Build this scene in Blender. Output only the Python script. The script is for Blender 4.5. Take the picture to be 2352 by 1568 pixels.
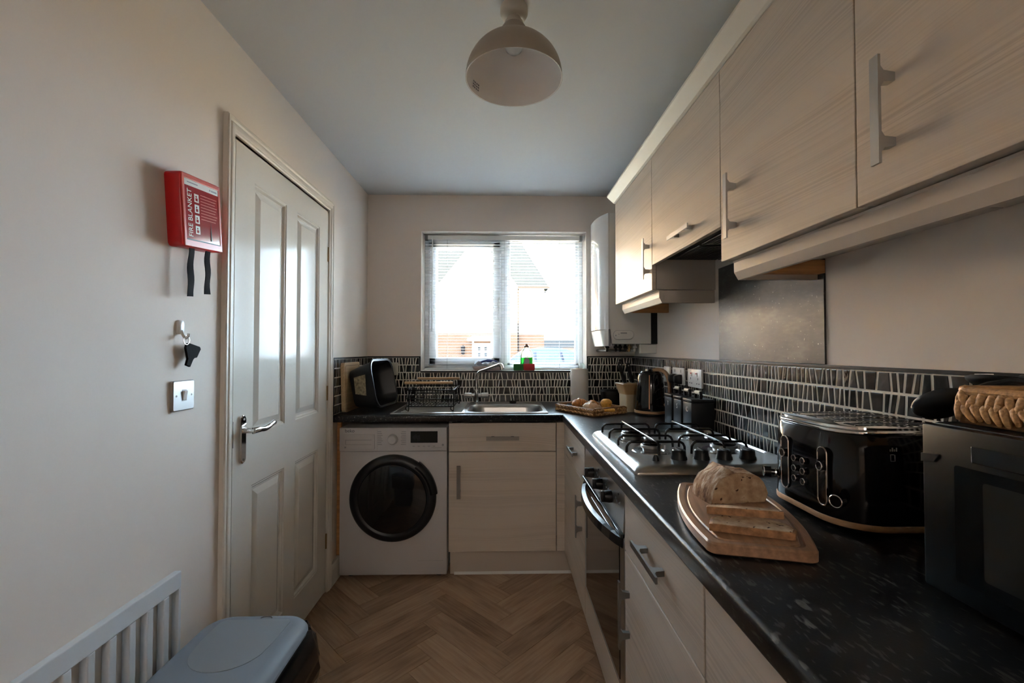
import bpy, bmesh, math, random
from mathutils import Vector, Matrix
for o in list(bpy.data.objects): bpy.data.objects.remove(o)
S = bpy.context.scene
COL = S.collection
R = math.radians
random.seed(11)

# ------------------------------------------------------------------ camera, world, sun, exposure
cam = bpy.data.cameras.new('camera'); cam.sensor_width = 36.0; cam.lens = 36.0*1010/2352
cam.clip_start = 0.02; cam.clip_end = 300
camo = bpy.data.objects.new('camera', cam); COL.objects.link(camo)
camo.location = (0, 0, 1.265)
camo.rotation_euler = (R(90)+math.atan(20/1010), 0, -math.atan(23/1010))
S.camera = camo

W = bpy.data.worlds.new('sky'); S.world = W; W.use_nodes = True
bg = W.node_tree.nodes['Background']
bg.inputs['Color'].default_value = (0.64, 0.82, 1.0, 1); bg.inputs['Strength'].default_value = 7.6

sun = bpy.data.lights.new('sun', 'SUN'); sun.energy = 60.0; sun.angle = R(0.6); sun.color = (1.0, 0.70, 0.38)
suno = bpy.data.objects.new('sun', sun); COL.objects.link(suno)
suno.rotation_euler = (R(80.5), 0, R(6))      # low winter sun from behind the house, shining away over the street

# unseen lamp added behind the camera for soft warm fill
ll = bpy.data.lights.new('fill_lamp', 'POINT'); ll.energy = 8.5; ll.color = (1.0, 0.88, 0.76); ll.shadow_soft_size = 0.18
llo = bpy.data.objects.new('fill_lamp', ll); COL.objects.link(llo); llo.location = (-.1, -2.7, 2.0)

S.view_settings.view_transform = 'Standard'; S.view_settings.look = 'None'
S.view_settings.gamma = 1.0; S.view_settings.use_curve_mapping = False
S.view_settings.exposure = 2.78

# ------------------------------------------------------------------ key sizes (metres)
XL, XR, YB, YF, ZC = -0.925, 0.922, 3.036, -1.3, 2.338
ZW = 0.91            # worktop top
XD = 0.347           # base door face
XW = 0.645           # wall unit door face
XE = 0.333           # worktop front edge

# ------------------------------------------------------------------ materials
def srgb(r, g, b):
    f = lambda c: (c/255/12.92) if c/255 <= 0.04045 else ((c/255+0.055)/1.055)**2.4
    return (f(r), f(g), f(b))
def mat(name, col, rough=0.5, metal=0.0, spec=0.5, coat=0.0, trans=0.0, emis=None, bump=None, vary=0.0):
    m = bpy.data.materials.new(name); m.use_nodes = True
    nt = m.node_tree; p = nt.nodes['Principled BSDF']
    p.inputs['Base Color'].default_value = (*col, 1); p.inputs['Roughness'].default_value = rough
    p.inputs['Metallic'].default_value = metal; p.inputs['Specular IOR Level'].default_value = spec
    if coat: p.inputs['Coat Weight'].default_value = coat; p.inputs['Coat Roughness'].default_value = 0.05
    if trans: p.inputs['Transmission Weight'].default_value = trans
    if emis: p.inputs['Emission Color'].default_value = (*emis[0], 1); p.inputs['Emission Strength'].default_value = emis[1]
    if bump or vary:
        sc, st, dist = bump[0] if bump else (1, 1, 1), bump[1] if bump else 0, bump[2] if bump else 0.001
        tc = nt.nodes.new('ShaderNodeTexCoord'); mp = nt.nodes.new('ShaderNodeMapping'); mp.inputs['Scale'].default_value = sc
        nz = nt.nodes.new('ShaderNodeTexNoise'); nz.inputs['Scale'].default_value = 1.0; nz.inputs['Detail'].default_value = 4
        nt.links.new(tc.outputs['Object'], mp.inputs['Vector']); nt.links.new(mp.outputs['Vector'], nz.inputs['Vector'])
        if st:
            b = nt.nodes.new('ShaderNodeBump'); b.inputs['Strength'].default_value = st; b.inputs['Distance'].default_value = dist
            nt.links.new(nz.outputs['Fac'], b.inputs['Height']); nt.links.new(b.outputs['Normal'], p.inputs['Normal'])
        if vary:
            ramp = nt.nodes.new('ShaderNodeValToRGB')
            ramp.color_ramp.elements[0].position = 0.3; ramp.color_ramp.elements[1].position = 0.7
            ramp.color_ramp.elements[0].color = (*[c*(1-vary) for c in col], 1)
            ramp.color_ramp.elements[1].color = (*[min(1, c*(1+vary)) for c in col], 1)
            nt.links.new(nz.outputs['Fac'], ramp.inputs['Fac']); nt.links.new(ramp.outputs['Color'], p.inputs['Base Color'])
    return m

def nodes_mat(name):
    m = bpy.data.materials.new(name); m.use_nodes = True
    nt = m.node_tree; return m, nt, nt.nodes['Principled BSDF']
def N(nt, t, **kw):
    n = nt.nodes.new(t)
    for k, v in kw.items(): setattr(n, k, v)
    return n
def mathn(nt, op, a, b=None):
    n = N(nt, 'ShaderNodeMath', operation=op)
    for i, v in enumerate((a, b)):
        if v is None: continue
        if isinstance(v, (int, float)): n.inputs[i].default_value = v
        else: nt.links.new(v, n.inputs[i])
    return n.outputs[0]
def noise(nt, vec, scale, detail=3, rough=0.5):
    n = N(nt, 'ShaderNodeTexNoise'); n.inputs['Scale'].default_value = scale; n.inputs['Detail'].default_value = detail
    n.inputs['Roughness'].default_value = rough
    nt.links.new(vec, n.inputs['Vector']); return n.outputs['Fac']
def mapping(nt, vec, scale=(1, 1, 1), rot=(0, 0, 0)):
    n = N(nt, 'ShaderNodeMapping'); n.inputs['Scale'].default_value = scale; n.inputs['Rotation'].default_value = rot
    nt.links.new(vec, n.inputs['Vector']); return n.outputs['Vector']
def ramp(nt, fac, stops):
    n = N(nt, 'ShaderNodeValToRGB'); cr = n.color_ramp
    while len(cr.elements) < len(stops): cr.elements.new(0.5)
    for e, (p, c) in zip(cr.elements, stops): e.position = p; e.color = (*c, 1) if len(c) == 3 else c
    nt.links.new(fac, n.inputs['Fac']); return n.outputs['Color']
def bumpn(nt, h, strength, dist, p):
    b = N(nt, 'ShaderNodeBump'); b.inputs['Strength'].default_value = strength; b.inputs['Distance'].default_value = dist
    nt.links.new(h, b.inputs['Height']); nt.links.new(b.outputs['Normal'], p.inputs['Normal'])

def wood_grain(name, base, dark, rough=0.45, zf=70.0, along='H', amount=1.0, bump=0.25):
    """pale foil with combed grain lines; lines run horizontally on every upright face"""
    m, nt, p = nodes_mat(name)
    tc = N(nt, 'ShaderNodeTexCoord'); oi = N(nt, 'ShaderNodeObjectInfo')
    add = N(nt, 'ShaderNodeVectorMath', operation='ADD')
    cmb = N(nt, 'ShaderNodeCombineXYZ'); nt.links.new(mathn(nt, 'MULTIPLY', oi.outputs['Random'], 7.3), cmb.inputs['Z'])
    nt.links.new(tc.outputs['Object'], add.inputs[0]); nt.links.new(cmb.outputs[0], add.inputs[1])
    v = add.outputs[0]
    warp = noise(nt, mapping(nt, v, (1.3, 1.3, 2.2)), 1.0, 1)
    sep = N(nt, 'ShaderNodeSeparateXYZ'); nt.links.new(v, sep.inputs[0])
    zz = mathn(nt, 'ADD', sep.outputs['Z'], mathn(nt, 'MULTIPLY', warp, 0.10))
    c2 = N(nt, 'ShaderNodeCombineXYZ')
    nt.links.new(mathn(nt, 'MULTIPLY', sep.outputs['X'], 0.8), c2.inputs['X']); nt.links.new(mathn(nt, 'MULTIPLY', sep.outputs['Y'], 0.8), c2.inputs['Y'])
    nt.links.new(mathn(nt, 'MULTIPLY', zz, zf*2.0), c2.inputs['Z'])
    fine = noise(nt, c2.outputs[0], 1.0, 2)
    c3 = N(nt, 'ShaderNodeCombineXYZ')
    nt.links.new(mathn(nt, 'MULTIPLY', sep.outputs['X'], 0.6), c3.inputs['X']); nt.links.new(mathn(nt, 'MULTIPLY', sep.outputs['Y'], 0.6), c3.inputs['Y'])
    nt.links.new(mathn(nt, 'MULTIPLY', zz, 14.0), c3.inputs['Z'])
    broad = noise(nt, c3.outputs[0], 1.0, 1)
    mask = mathn(nt, 'MULTIPLY', mathn(nt, 'SUBTRACT', broad, 0.38), 3.0)
    cl = N(nt, 'ShaderNodeClamp'); nt.links.new(mask, cl.inputs[0])
    f2 = N(nt, 'ShaderNodeMapRange'); f2.inputs['From Min'].default_value = 0.42; f2.inputs['From Max'].default_value = 0.6
    nt.links.new(fine, f2.inputs['Value'])
    fac = mathn(nt, 'MULTIPLY', mathn(nt, 'MULTIPLY', f2.outputs[0], cl.outputs[0]), amount)
    col = ramp(nt, fac, [(0, base), (1, dark)])
    nt.links.new(col, p.inputs['Base Color']); p.inputs['Roughness'].default_value = rough
    p.inputs['Specular IOR Level'].default_value = 0.4
    bumpn(nt, mathn(nt, 'SUBTRACT', 1.0, fac), bump, 0.0006, p)
    return m

CABC = (0.62, 0.525, 0.44)
M = {}
M['wall'] = mat('wall_paint', (0.78, 0.70, 0.63), 0.75, bump=((160, 160, 45), 0.18, 0.0015))
M['ceiling'] = mat('ceiling_paint', (0.63, 0.63, 0.625), 0.85)
M['cab'] = wood_grain('cabinet_foil', CABC, (0.40, 0.325, 0.26), zf=100, amount=0.6, bump=0.5)
M['cab_plain'] = mat('cabinet_board', (0.55, 0.47, 0.40), 0.5)
M['cab_side'] = mat('carcass_side', (0.50, 0.44, 0.38), 0.5)
M['raw'] = mat('raw_timber', (0.50, 0.24, 0.09), 0.7, bump=((4, 60, 60), 0.2, 0.001), vary=0.25)
M['paint'] = mat('white_gloss_paint', (0.70, 0.655, 0.59), 0.13, spec=0.045, bump=((60, 60, 6), 0.10, 0.0012))
M['trim'] = mat('white_trim_paint', (0.72, 0.665, 0.59), 0.3, spec=0.12)
M['upvc'] = mat('white_upvc', (0.80, 0.82, 0.83), 0.3)
M['white'] = mat('white_plastic', (0.78, 0.77, 0.75), 0.35)
M['white_gloss'] = mat('white_enamel', (0.62, 0.61, 0.60), 0.10, coat=0.2)
M['wm_white'] = mat('appliance_white', (0.56, 0.53, 0.53), 0.4, spec=0.3)
M['boiler_w'] = mat('boiler_white', (0.66, 0.645, 0.61), 0.4)
M['grey_mark'] = mat('grey_print', (0.12, 0.12, 0.13), 0.5)
M['lightgrey_mark'] = mat('pale_print', (0.30, 0.30, 0.31), 0.5)
M['black'] = mat('black_plastic', (0.009, 0.009, 0.010), 0.38, spec=0.3)
M['black_matt'] = mat('black_rubber', (0.012, 0.012, 0.012), 0.75)
M['black_gloss'] = mat('black_gloss', (0.005, 0.005, 0.006), 0.09, spec=0.45)
M['black_glass'] = mat('black_glass', (0.010, 0.009, 0.009), 0.05, spec=0.6)
M['slate'] = mat('charcoal_plastic', (0.013, 0.014, 0.017), 0.36, spec=0.4)
M['enamel'] = mat('black_enamel', (0.008, 0.008, 0.009), 0.26, spec=0.4)
M['steel'] = mat('brushed_steel', (0.40, 0.39, 0.375), 0.30, 1.0, bump=((4, 400, 400), 0.05, 0.0003))
M['steel_dark'] = mat('pressed_steel', (0.40, 0.39, 0.38), 0.24, 1.0)
M['chrome'] = mat('chrome', (0.78, 0.78, 0.78), 0.07, 1.0)
M['nickel'] = mat('satin_nickel', (0.24, 0.23, 0.22), 0.36, 1.0)
M['alu'] = mat('satin_aluminium', (0.50, 0.49, 0.485), 0.38, 1.0)
M['brass_dull'] = mat('tarnished_brass', (0.30, 0.20, 0.10), 0.4, 1.0)
M['copper'] = mat('copper', (0.62, 0.30, 0.16), 0.28, 1.0)
M['grout'] = mat('cream_grout', (0.74, 0.69, 0.61), 0.8)
M['red'] = mat('red_plastic', (0.56, 0.012, 0.014), 0.32)
M['red_card'] = mat('red_print', (0.36, 0.035, 0.04), 0.10, coat=0.8)
M['red_rim'] = mat('red_rim_plastic', (0.70, 0.14, 0.11), 0.3)
M['print_white'] = mat('white_print', (0.78, 0.74, 0.72), 0.4)
M['strap'] = mat('black_webbing', (0.008, 0.008, 0.008), 0.85, spec=0.15, bump=((300, 300, 300), 0.4, 0.002))
M['bin'] = mat('grey_bin_plastic', (0.23, 0.265, 0.31), 0.5, spec=0.25, bump=((900, 900, 900), 0.05, 0.0003))
M['bin_flap'] = mat('grey_flap_plastic', (0.265, 0.295, 0.325), 0.5, spec=0.25, bump=((900, 900, 900), 0.05, 0.0003))
M['bag'] = mat('black_bag_film', (0.008, 0.008, 0.009), 0.16, spec=0.6)
M['rad'] = mat('white_metal_paint', (0.66, 0.68, 0.70), 0.3)
M['rad_dark'] = mat('radiator_back', (0.62, 0.58, 0.53), 0.6)
M['bamboo'] = mat('bamboo_wood', (0.48, 0.29, 0.14), 0.45, bump=((8, 120, 120), 0.1, 0.0005), vary=0.18)
M['board_pale'] = mat('pale_board_wood', (0.60, 0.42, 0.24), 0.5, bump=((120, 6, 120), 0.1, 0.0005), vary=0.15)
M['oiled'] = mat('oiled_wood', (0.36, 0.20, 0.115), 0.42, bump=((110, 9, 110), 0.12, 0.0006), vary=0.25)
M['groove'] = mat('oiled_wood_groove', (0.20, 0.105, 0.06), 0.5)
M['trim_wood'] = mat('light_veneer', (0.50, 0.29, 0.15), 0.45, bump=((60, 60, 300), 0.1, 0.0003), vary=0.15)
M['block_pale'] = mat('pale_block_wood', (0.56, 0.46, 0.32), 0.5, vary=0.08, bump=((40, 40, 6), 0.05, 0.0003))
M['block_tan'] = mat('tan_block_wood', (0.40, 0.25, 0.12), 0.5, vary=0.12, bump=((40, 40, 6), 0.05, 0.0003))
M['wicker'] = mat('water_hyacinth', (0.50, 0.27, 0.11), 0.55, bump=((70, 200, 200), 0.5, 0.002), vary=0.35)
M['wicker_dk'] = mat('wicker_core', (0.22, 0.11, 0.045), 0.7, bump=((90, 90, 90), 0.5, 0.002), vary=0.3)
M['wicker_fine'] = mat('woven_wicker', (0.34, 0.17, 0.07), 0.6, bump=((150, 150, 150), 0.8, 0.004), vary=0.45)
M['crust'] = mat('bread_crust', (0.38, 0.19, 0.085), 0.75, bump=((60, 60, 60), 0.9, 0.006), vary=0.45)
M['pastry'] = mat('golden_pastry', (0.60, 0.25, 0.075), 0.5, bump=((70, 70, 70), 0.5, 0.004), vary=0.35)
M['pastry_y'] = mat('yellow_sponge_cake', (0.78, 0.40, 0.07), 0.6, bump=((90, 90, 90), 0.5, 0.003), vary=0.2)
M['pastry_pale'] = mat('iced_pastry', (0.72, 0.48, 0.30), 0.5, vary=0.2, bump=((60, 60, 60), 0.4, 0.003))
M['paper'] = mat('paper_towel', (0.70, 0.67, 0.64), 0.9, bump=((300, 300, 300), 0.3, 0.001))
M['green_sp'] = mat('green_scourer', (0.03, 0.17, 0.035), 0.9, bump=((300, 300, 300), 0.6, 0.002))
M['red_sp'] = mat('red_sponge', (0.48, 0.03, 0.04), 0.85, bump=((300, 300, 300), 0.5, 0.002))
M['cloth'] = mat('blue_white_cloth', (0.60, 0.62, 0.68), 0.9, bump=((200, 200, 200), 0.4, 0.002))
M['cloth_blue'] = mat('blue_cloth', (0.05, 0.07, 0.22), 0.9, bump=((200, 200, 200), 0.4, 0.002))
M['dish'] = mat('pink_dish', (0.52, 0.40, 0.37), 0.5)
M['soap'] = mat('green_liquid', (0.02, 0.55, 0.05), 0.15, trans=0.35)
M['clear'] = mat('clear_bottle', (0.80, 0.86, 0.80), 0.12, trans=0.6)
M['soap_cap'] = mat('brown_cap', (0.16, 0.07, 0.03), 0.4)
M['sticker'] = mat('sticker_paper', (0.30, 0.25, 0.16), 0.5, bump=((70, 70, 70), 0, 0), vary=0.5)
M['shade'] = mat('taupe_shade', (0.36, 0.30, 0.24), 0.35)
M['shade_in'] = mat('white_shade_lining', (0.88, 0.84, 0.81), 0.5)
M['bulb'] = mat('opal_bulb', (0.75, 0.76, 0.76), 0.2)
M['rose'] = mat('cream_rose', (0.58, 0.53, 0.45), 0.4)
M['hood_dk'] = mat('hood_filter', (0.05, 0.05, 0.052), 0.5, 0.6)
M['screen'] = mat('grey_display', (0.022, 0.021, 0.020), 0.2, spec=0.2)
M['mw'] = mat('microwave_black', (0.004, 0.005, 0.0065), 0.32, spec=0.08)
M['mw_win'] = mat('microwave_window', (0.006, 0.007, 0.008), 0.16, spec=0.12)
M['cream'] = mat('cream_grip', (0.62, 0.52, 0.38), 0.4)
M['tin'] = mat('charcoal_tin', (0.010, 0.011, 0.013), 0.38, spec=0.3)
M['salmon'] = mat('warm_grey_print', (0.30, 0.30, 0.33), 0.5)

def glass_mat(name, tint=(1, 1, 1)):
    m = bpy.data.materials.new(name); m.use_nodes = True; nt = m.node_tree
    for n in list(nt.nodes):
        if n.type == 'BSDF_PRINCIPLED': nt.nodes.remove(n)
    out = [n for n in nt.nodes if n.type == 'OUTPUT_MATERIAL'][0]
    t = N(nt, 'ShaderNodeBsdfTransparent'); t.inputs['Color'].default_value = (*tint, 1)
    g = N(nt, 'ShaderNodeBsdfGlossy'); g.inputs['Roughness'].default_value = 0.0
    fr = N(nt, 'ShaderNodeFresnel'); fr.inputs['IOR'].default_value = 1.45
    mx = N(nt, 'ShaderNodeMixShader'); nt.links.new(fr.outputs[0], mx.inputs[0]); nt.links.new(t.outputs[0], mx.inputs[1]); nt.links.new(g.outputs[0], mx.inputs[2])
    nt.links.new(mx.outputs[0], out.inputs['Surface']); return m
M['glass'] = glass_mat('window_glass', (0.97, 0.985, 0.98))

def slat_mat():
    m, nt, p = nodes_mat('blind_slat')
    p.inputs['Base Color'].default_value = (0.86, 0.87, 0.88, 1); p.inputs['Roughness'].default_value = 0.35
    return m
M['slat'] = slat_mat()

def worktop_mat():
    m, nt, p = nodes_mat('speckled_laminate')
    tc = N(nt, 'ShaderNodeTexCoord'); v = tc.outputs['Object']
    n1 = noise(nt, mapping(nt, v, (150, 48, 150), (0, 0, R(14))), 1.0, 2)
    n2 = noise(nt, mapping(nt, v, (95, 30, 95), (0, 0, R(-8))), 1.0, 1)
    n3 = noise(nt, mapping(nt, v, (9, 6, 9)), 1.0, 2)
    f = N(nt, 'ShaderNodeMapRange'); f.inputs['From Min'].default_value = 0.60; f.inputs['From Max'].default_value = 0.68; nt.links.new(n1, f.inputs['Value'])
    g = N(nt, 'ShaderNodeMapRange'); g.inputs['From Min'].default_value = 0.64; g.inputs['From Max'].default_value = 0.70; nt.links.new(n2, g.inputs['Value'])
    tot = mathn(nt, 'ADD', mathn(nt, 'MULTIPLY', f.outputs[0], 0.5), mathn(nt, 'MULTIPLY', g.outputs[0], 0.7))
    tot = mathn(nt, 'ADD', tot, mathn(nt, 'MULTIPLY', n3, 0.10))
    nt.links.new(ramp(nt, tot, [(0, (0.006, 0.006, 0.007)), (0.12, (0.010, 0.010, 0.011)), (1, (0.12, 0.115, 0.11))]), p.inputs['Base Color'])
    p.inputs['Roughness'].default_value = 0.30; p.inputs['Specular IOR Level'].default_value = 0.32
    bumpn(nt, noise(nt, v, 260, 2), 0.12, 0.0006, p)
    return m
M['worktop'] = worktop_mat()

def tile_mat():
    m, nt, p = nodes_mat('glazed_mosaic')
    oi = N(nt, 'ShaderNodeObjectInfo'); geo = N(nt, 'ShaderNodeNewGeometry'); tc = N(nt, 'ShaderNodeTexCoord')
    r = mathn(nt, 'FRACT', mathn(nt, 'ADD', mathn(nt, 'MULTIPLY', oi.outputs['Random'], 3.7), mathn(nt, 'MULTIPLY', geo.outputs['Random Per Island'], 5.1)))
    nt.links.new(ramp(nt, r, [(0, (0.008, 0.007, 0.007)), (0.45, (0.013, 0.012, 0.012)), (0.65, (0.030, 0.028, 0.028)), (0.8, (0.022, 0.015, 0.013)), (1, (0.050, 0.047, 0.045))]), p.inputs['Base Color'])
    nt.links.new(ramp(nt, r, [(0, (0.18,)*3), (0.6, (0.30,)*3), (1, (0.22,)*3)]), p.inputs['Roughness'])
    p.inputs['Specular IOR Level'].default_value = 0.4
    bumpn(nt, noise(nt, tc.outputs['Object'], 55, 2), 0.25, 0.003, p)
    return m
M['tile'] = tile_mat()

def plank_mat():
    m, nt, p = nodes_mat('oak_vinyl_plank')
    tc = N(nt, 'ShaderNodeTexCoord'); oi = N(nt, 'ShaderNodeObjectInfo')
    add = N(nt, 'ShaderNodeVectorMath', operation='ADD'); nt.links.new(tc.outputs['Object'], add.inputs[0])
    cmb = N(nt, 'ShaderNodeCombineXYZ'); nt.links.new(mathn(nt, 'MULTIPLY', oi.outputs['Random'], 13.0), cmb.inputs['X']); nt.links.new(mathn(nt, 'MULTIPLY', oi.outputs['Random'], 5.0), cmb.inputs['Y'])
    nt.links.new(cmb.outputs[0], add.inputs[1]); v = add.outputs[0]
    g = noise(nt, mapping(nt, v, (5, 75, 5)), 1.0, 4, 0.6); k = noise(nt, mapping(nt, v, (4, 12, 4)), 1.0, 2)
    f = mathn(nt, 'ADD', mathn(nt, 'MULTIPLY', g, 0.55), mathn(nt, 'MULTIPLY', k, 0.45))
    f = mathn(nt, 'ADD', f, mathn(nt, 'MULTIPLY', mathn(nt, 'SUBTRACT', oi.outputs['Random'], 0.5), 0.22))
    nt.links.new(ramp(nt, f, [(0.28, (0.24, 0.142, 0.085)), (0.5, (0.43, 0.275, 0.175)), (0.72, (0.56, 0.38, 0.25))]), p.inputs['Base Color'])
    p.inputs['Roughness'].default_value = 0.5; p.inputs['Specular IOR Level'].default_value = 0.35
    bumpn(nt, g, 0.12, 0.0006, p)
    return m
M['plank'] = plank_mat()
M['plank_gap'] = mat('plank_joint', (0.15, 0.09, 0.055), 0.8)

def chalk_mat():
    m, nt, p = nodes_mat('chalky_splash_panel')
    tc = N(nt, 'ShaderNodeTexCoord'); v = tc.outputs['Object']
    a = noise(nt, mapping(nt, v, (5, 4, 7)), 1.0, 5, 0.65); b = noise(nt, mapping(nt, v, (20, 30, 110)), 1.0, 2); c = noise(nt, v, 150, 1)
    f = mathn(nt, 'ADD', mathn(nt, 'MULTIPLY', a, 0.8), mathn(nt, 'MULTIPLY', b, 0.2))
    col = ramp(nt, f, [(0.36, (0.020, 0.021, 0.023)), (0.55, (0.050, 0.051, 0.052)), (0.72, (0.12, 0.118, 0.112))])
    sp = ramp(nt, c, [(0.74, (0, 0, 0)), (0.79, (0.35, 0.34, 0.32))])
    ad = N(nt, 'ShaderNodeMixRGB', blend_type='ADD'); ad.inputs[0].default_value = 1; nt.links.new(col, ad.inputs[1]); nt.links.new(sp, ad.inputs[2])
    nt.links.new(ad.outputs[0], p.inputs['Base Color']); p.inputs['Roughness'].default_value = 0.42
    return m
M['chalk'] = chalk_mat()

def crumb_mat():
    m, nt, p = nodes_mat('bread_crumb')
    tc = N(nt, 'ShaderNodeTexCoord'); v = tc.outputs['Object']
    a = noise(nt, v, 60, 4); vo = N(nt, 'ShaderNodeTexVoronoi'); vo.inputs['Scale'].default_value = 62
    nv = N(nt, 'ShaderNodeTexNoise'); nv.inputs['Scale'].default_value = 90; nt.links.new(v, nv.inputs['Vector'])
    mv = N(nt, 'ShaderNodeVectorMath', operation='MULTIPLY_ADD'); nt.links.new(nv.outputs['Color'], mv.inputs[0]); mv.inputs[1].default_value = (.018, .018, .018); nt.links.new(v, mv.inputs[2]); nt.links.new(mv.outputs[0], vo.inputs['Vector'])
    col = ramp(nt, a, [(0.3, (0.36, 0.22, 0.12)), (0.55, (0.52, 0.35, 0.21)), (0.75, (0.64, 0.47, 0.31))])
    dk = ramp(nt, vo.outputs['Distance'], [(0.14, (0.10, 0.04, 0.02)), (0.22, (1, 1, 1))])
    mu = N(nt, 'ShaderNodeMixRGB', blend_type='MULTIPLY'); mu.inputs[0].default_value = 1; nt.links.new(col, mu.inputs[1]); nt.links.new(dk, mu.inputs[2])
    nt.links.new(mu.outputs[0], p.inputs['Base Color']); p.inputs['Roughness'].default_value = 0.85
    bumpn(nt, noise(nt, v, 140, 3), 0.7, 0.003, p)
    return m
M['crumb'] = crumb_mat()

def loaf_mat():
    m, nt, p = nodes_mat('floured_crust')
    tc = N(nt, 'ShaderNodeTexCoord'); v = tc.outputs['Object']
    a = noise(nt, mapping(nt, v, (22, 55, 22), (0, 0, R(30))), 1.0, 5, 0.65)
    nt.links.new(ramp(nt, a, [(0.32, (0.10, 0.045, 0.02)), (0.44, (0.32, 0.17, 0.085)), (0.53, (0.46, 0.30, 0.18)), (0.62, (0.72, 0.60, 0.46))]), p.inputs['Base Color'])
    p.inputs['Roughness'].default_value = 0.8
    bumpn(nt, a, 0.9, 0.010, p)
    return m
M['loaf'] = loaf_mat()

def brick_mat():
    m, nt, p = nodes_mat('house_brick')
    tc = N(nt, 'ShaderNodeTexCoord'); b = N(nt, 'ShaderNodeTexBrick')
    sep = N(nt, 'ShaderNodeSeparateXYZ'); nt.links.new(tc.outputs['Object'], sep.inputs[0]); cm = N(nt, 'ShaderNodeCombineXYZ')
    nt.links.new(mathn(nt, 'ADD', sep.outputs['X'], sep.outputs['Y']), cm.inputs['X']); nt.links.new(sep.outputs['Z'], cm.inputs['Y']); nt.links.new(cm.outputs[0], b.inputs['Vector'])
    b.inputs['Scale'].default_value = 1.0; b.inputs['Brick Width'].default_value = 0.225; b.inputs['Row Height'].default_value = 0.075; b.inputs['Mortar Size'].default_value = 0.008
    b.inputs['Color1'].default_value = (0.058, 0.034, 0.024, 1); b.inputs['Color2'].default_value = (0.046, 0.025, 0.017, 1); b.inputs['Mortar'].default_value = (0.060, 0.045, 0.032, 1)
    nt.links.new(b.outputs['Color'], p.inputs['Base Color']); p.inputs['Roughness'].default_value = 0.9; p.inputs['Specular IOR Level'].default_value = 0.0
    return m
M['brick'] = brick_mat()
M['render'] = mat('pale_render', (0.66, 0.58, 0.48), 0.85)
M['roof'] = mat('roof_tiles', (0.0065, 0.0085, 0.011), 0.9, spec=0.0, bump=((3, 30, 3), 0.3, 0.02), vary=0.15)
M['pave'] = mat('pavement', (0.46, 0.31, 0.16), 0.9, vary=0.1, bump=((2, 2, 2), 0.1, 0.01))
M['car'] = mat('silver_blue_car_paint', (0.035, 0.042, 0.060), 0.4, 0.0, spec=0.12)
M['car_glass'] = mat('car_window', (0.02, 0.025, 0.03), 0.05, spec=0.12)
M['gutter'] = mat('dark_gutter', (0.008, 0.008, 0.009), 0.8, spec=0.0)
M['fence'] = mat('timber_fence', (0.05, 0.034, 0.020), 0.8, vary=0.2, bump=((8, 8, 1), 0.1, 0.002))

# ------------------------------------------------------------------ bmesh helpers
def B(): return bmesh.new()
def box(bm, x0, x1, y0, y1, z0, z1, bev=0.0, seg=2):
    t = bmesh.new(); bmesh.ops.create_cube(t, size=1.0)
    for v in t.verts: v.co = Vector((x0+(v.co.x+.5)*(x1-x0), y0+(v.co.y+.5)*(y1-y0), z0+(v.co.z+.5)*(z1-z0)))
    if bev: bmesh.ops.bevel(t, geom=t.edges[:], offset=bev, segments=seg, affect='EDGES', profile=0.5)
    merge(bm, t); return bm
def merge(bm, t, M4=None):
    if M4 is not None: bmesh.ops.transform(t, matrix=M4, verts=t.verts[:])
    me = bpy.data.meshes.new('tmp'); t.to_mesh(me); t.free(); bm.from_mesh(me); bpy.data.meshes.remove(me); return bm
def loft(bm, rings, caps=(True, True), closed=True):
    vr = [[bm.verts.new(p) for p in r] for r in rings]; n = len(vr[0])
    for a, b in zip(vr, vr[1:]):
        for i in range(n if closed else n-1):
            j = (i+1) % n
            try: bm.faces.new((a[i], a[j], b[j], b[i]))
            except ValueError: pass
    if caps[0]: bm.faces.new(list(reversed(vr[0])))
    if caps[1]: bm.faces.new(vr[-1])
    return bm
def frame_for(d):
    d = d.normalized(); a = Vector((0, 0, 1)) if abs(d.z) < 0.9 else Vector((1, 0, 0))
    u = d.cross(a).normalized(); return u, d.cross(u).normalized()
def cyl(bm, p0, p1, r0, r1=None, n=20, caps=(True, True)):
    p0, p1 = Vector(p0), Vector(p1); r1 = r0 if r1 is None else r1; u, w = frame_for(p1-p0)
    ring = lambda c, r: [c+(u*math.cos(2*math.pi*i/n)+w*math.sin(2*math.pi*i/n))*r for i in range(n)]
    return loft(bm, [ring(p0, r0), ring(p1, r1)], caps)
def tube(bm, pts, r, n=8, closed=False, flat=None):
    pts = [Vector(p) for p in pts]; k = len(pts); rings = []; pu = None
    for i, p in enumerate(pts):
        if closed: d = pts[(i+1) % k]-pts[i-1]
        else: d = pts[min(i+1, k-1)]-pts[max(i-1, 0)]
        d.normalize()
        if pu is None: u, w = frame_for(d)
        else:
            u = pu-d*pu.dot(d)
            if u.length < 1e-6: u, w = frame_for(d)
            u.normalize(); w = d.cross(u)
        pu = u; rr = r[i] if isinstance(r, (list, tuple)) else r
        fl = flat or 1.0
        rings.append([p+u*math.cos(2*math.pi*j/n)*rr+w*math.sin(2*math.pi*j/n)*rr*fl for j in range(n)])
    if closed: rings.append(rings[0])
    return loft(bm, rings, (not closed, not closed))
def smooth_path(pts, k=6):
    """Catmull-Rom through points"""
    pts = [Vector(p) for p in pts]; out = []
    for i in range(len(pts)-1):
        p0, p1, p2, p3 = pts[max(i-1, 0)], pts[i], pts[i+1], pts[min(i+2, len(pts)-1)]
        for j in range(k):
            t = j/k
            out.append(0.5*((2*p1)+(p2-p0)*t+(2*p0-5*p1+4*p2-p3)*t*t+(3*p1-p0-3*p2+p3)*t**3))
    out.append(pts[-1]); return out
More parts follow.
